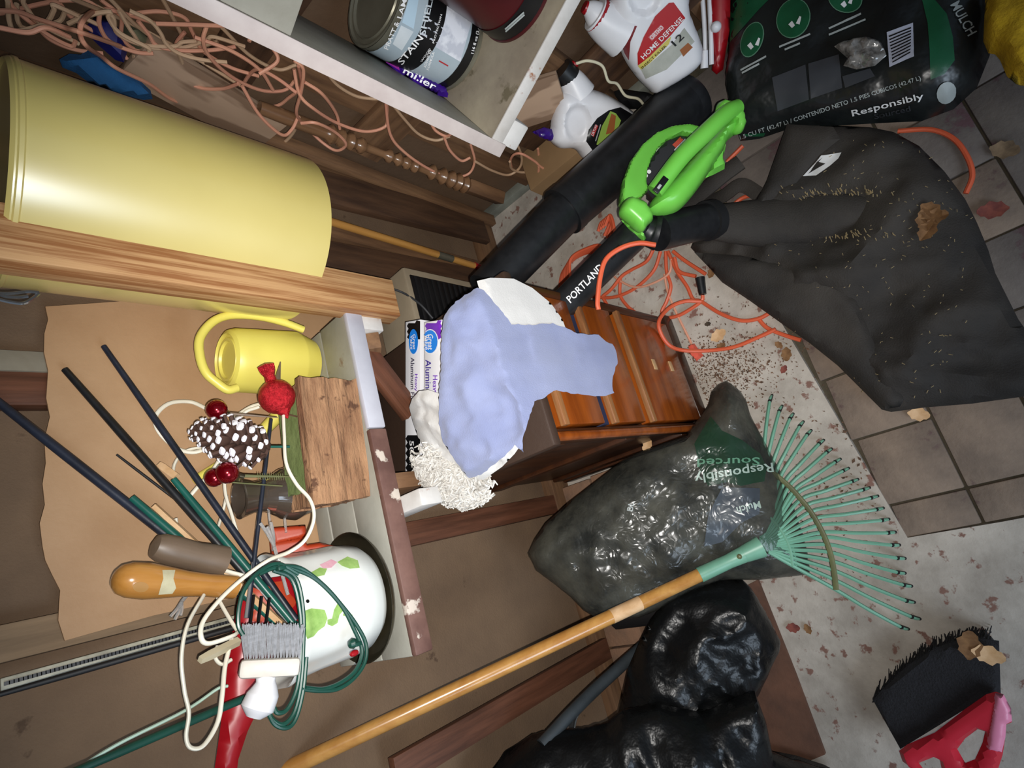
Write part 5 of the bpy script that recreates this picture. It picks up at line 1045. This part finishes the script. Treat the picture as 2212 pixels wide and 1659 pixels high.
# ---------------------------------------------------------------- litter
def leaf_at(px, py, z, s, m, lb, parent=None, rot=None, curl=.25):
    c = P(px, py, z=z) if not isinstance(z, str) else None
    rot = random.uniform(0, 6.28) if rot is None else rot
    V = []; n_ = 9
    for i in range(n_):
        t = i/(n_-1); w_ = s*.34*math.sin(math.pi*(.04+.94*t))**.8*(1+.18*math.sin(t*19))
        for sgn in (-1, 0, 1): x_ = (t-.5)*s; y_ = sgn*w_; V.append((c[0]+x_*math.cos(rot)-y_*math.sin(rot), c[1]+x_*math.sin(rot)+y_*math.cos(rot), c[2]+.002+abs(sgn)*curl*w_+.15*s*(t-.5)**2*4*curl*2))
    Fc = [];
    for i in range(n_-1):
        for k in range(2): Fc.append([i*3+k, i*3+k+1, (i+1)*3+k+1, (i+1)*3+k])
    return mk('fallen_leaf', (V, Fc), m, label=lb, cat='leaf', group='dry fallen leaves') if parent is None else mk('leaf_bit', (V, Fc), m, parent)
LL = [(1538, 590, .012, .03, mLeaf, 'curled brown leaf touching the black cord socket by the leaf bag edge'), (1553, 725, .003, .045, mPale, 'pale yellow leaf inside the big orange cord loop'), (1700, 765, .003, .035, mLeaf, 'tan leaf on the concrete where the leaf bag edge meets the pavers'),
      (1683, 745, .003, .022, mLeaf, 'small tan leaf just beside the orange cord end at the leaf bag edge'), (1558, 750, .008, .03, mLeaf, 'brown leaf lying under the lowest turn of the orange cord loop'), (1694, 798, .003, .022, mLeafR, 'small reddish leaf on the concrete beside the crumbled litter'),
      (1714, 1355, .003, .032, mLeafR, 'reddish brown leaf below the rake, left one of two'), (1746, 1358, .003, .024, mLeaf, 'tan leaf below the rake, right one of two'), (1985, 895, .002, .04, mPale, 'straw coloured sliver on the pavers under the leaf bag tip'),
      (2170, 325, .002, .05, mGrayWood, 'greyish leaf on the pavers beyond the orange cord loop at the frame side'), (2145, 455, .002, .05, mLeafR, 'pinkish leaf on the pavers beside the leaf bag curve'), (2095, 1392, .078, .055, mLeaf, 'tan curled leaf on the push broom bristles'),
      (2135, 1412, .078, .05, mPale, 'narrow pale leaf on the push broom bristles'), (1530, 700, .003, .018, mLeafD, 'tiny dark leaf scrap inside the orange cord loop'), (1400, 962, .15, .035, mPale, 'narrow tan leaf on the edge of the clear sack by the dresser')]
for i, (a, b, z_, s, m, lb_) in enumerate(LL): leaf_at(a, b, z_, s, m, lb_)
fbz = lambda px, py: fl_(px, py, .004)
cl = thing('leaf_cluster', 'cluster of curled tan leaves on the black leaf collection bag', 'leaves', tuple(fbz(2010, 480)))
for (a, b, r_) in ((2012, 458, .4), (2020, 470, 1.2), (2005, 500, 2.2), (2000, 478, 2.9)):
    c_ = fbz(a, b); leaf_at(a, b, c_[2]+.004, .045, mLeaf, '', cl, r_, .6)
bits = []; 
for i in range(260):
    px, py = random.uniform(1660, 2100), random.uniform(300, 860); c_ = fbz(px, py)
    if c_ is None: continue
    th = random.uniform(0, 6.28); l_ = random.uniform(.002, .007); bits.append(tube([c_, c_+np.array([math.cos(th)*l_, math.sin(th)*l_, .001])], .0007, 3, 1))
for i in range(160):
    px, py = random.gauss(1800, 60), random.gauss(510 if i % 2 else 420, 7); c_ = fbz(px, py)
    if c_ is None: continue
    th = random.uniform(-.5, .5); l_ = random.uniform(.003, .010); bits.append(tube([c_, c_+np.array([math.cos(th)*l_, math.sin(th)*l_, .002])], .001, 3, 1))
mk('grass_clippings', join(*bits), mat('dry_clipping', '#a08c66', None, rough=.9), label='dry grass clippings scattered over the black leaf collection bag', cat='clippings', kind='stuff')
deb = []
for i in range(1900):
    if i % 3: px, py = random.gauss(1560, 55), random.gauss(800, 38)
    else: px, py = random.uniform(1480, 1900), random.uniform(640, 1250)
    c_ = P(px, py, z=.0015)
    if c_[1] < .30 or (c_[0] < .5 and c_[1] > .59 and c_[0] > .16): continue
    s = random.uniform(.001, .004)*(1.8 if i % 13 == 0 else 1); th = random.uniform(0, 6.28)
    deb.append(([tuple(c_+np.array([math.cos(th+k*1.57)*s*(.5+.5*(k % 2)), math.sin(th+k*1.57)*s*(.5+.5*(k % 2)), .001*(k % 2)])) for k in range(4)], [[0, 1, 2, 3]]))
mk('leaf_litter', join(*deb), mat('litter_bits', '#3a2c20', '#7a5a44', 90, rough=.9), label='crumbled leaf litter on the speckled concrete in front of the dresser', cat='litter', kind='stuff')
print('objects', len(bpy.data.objects), 'tris', sum(len(m.polygons) for m in bpy.data.meshes))
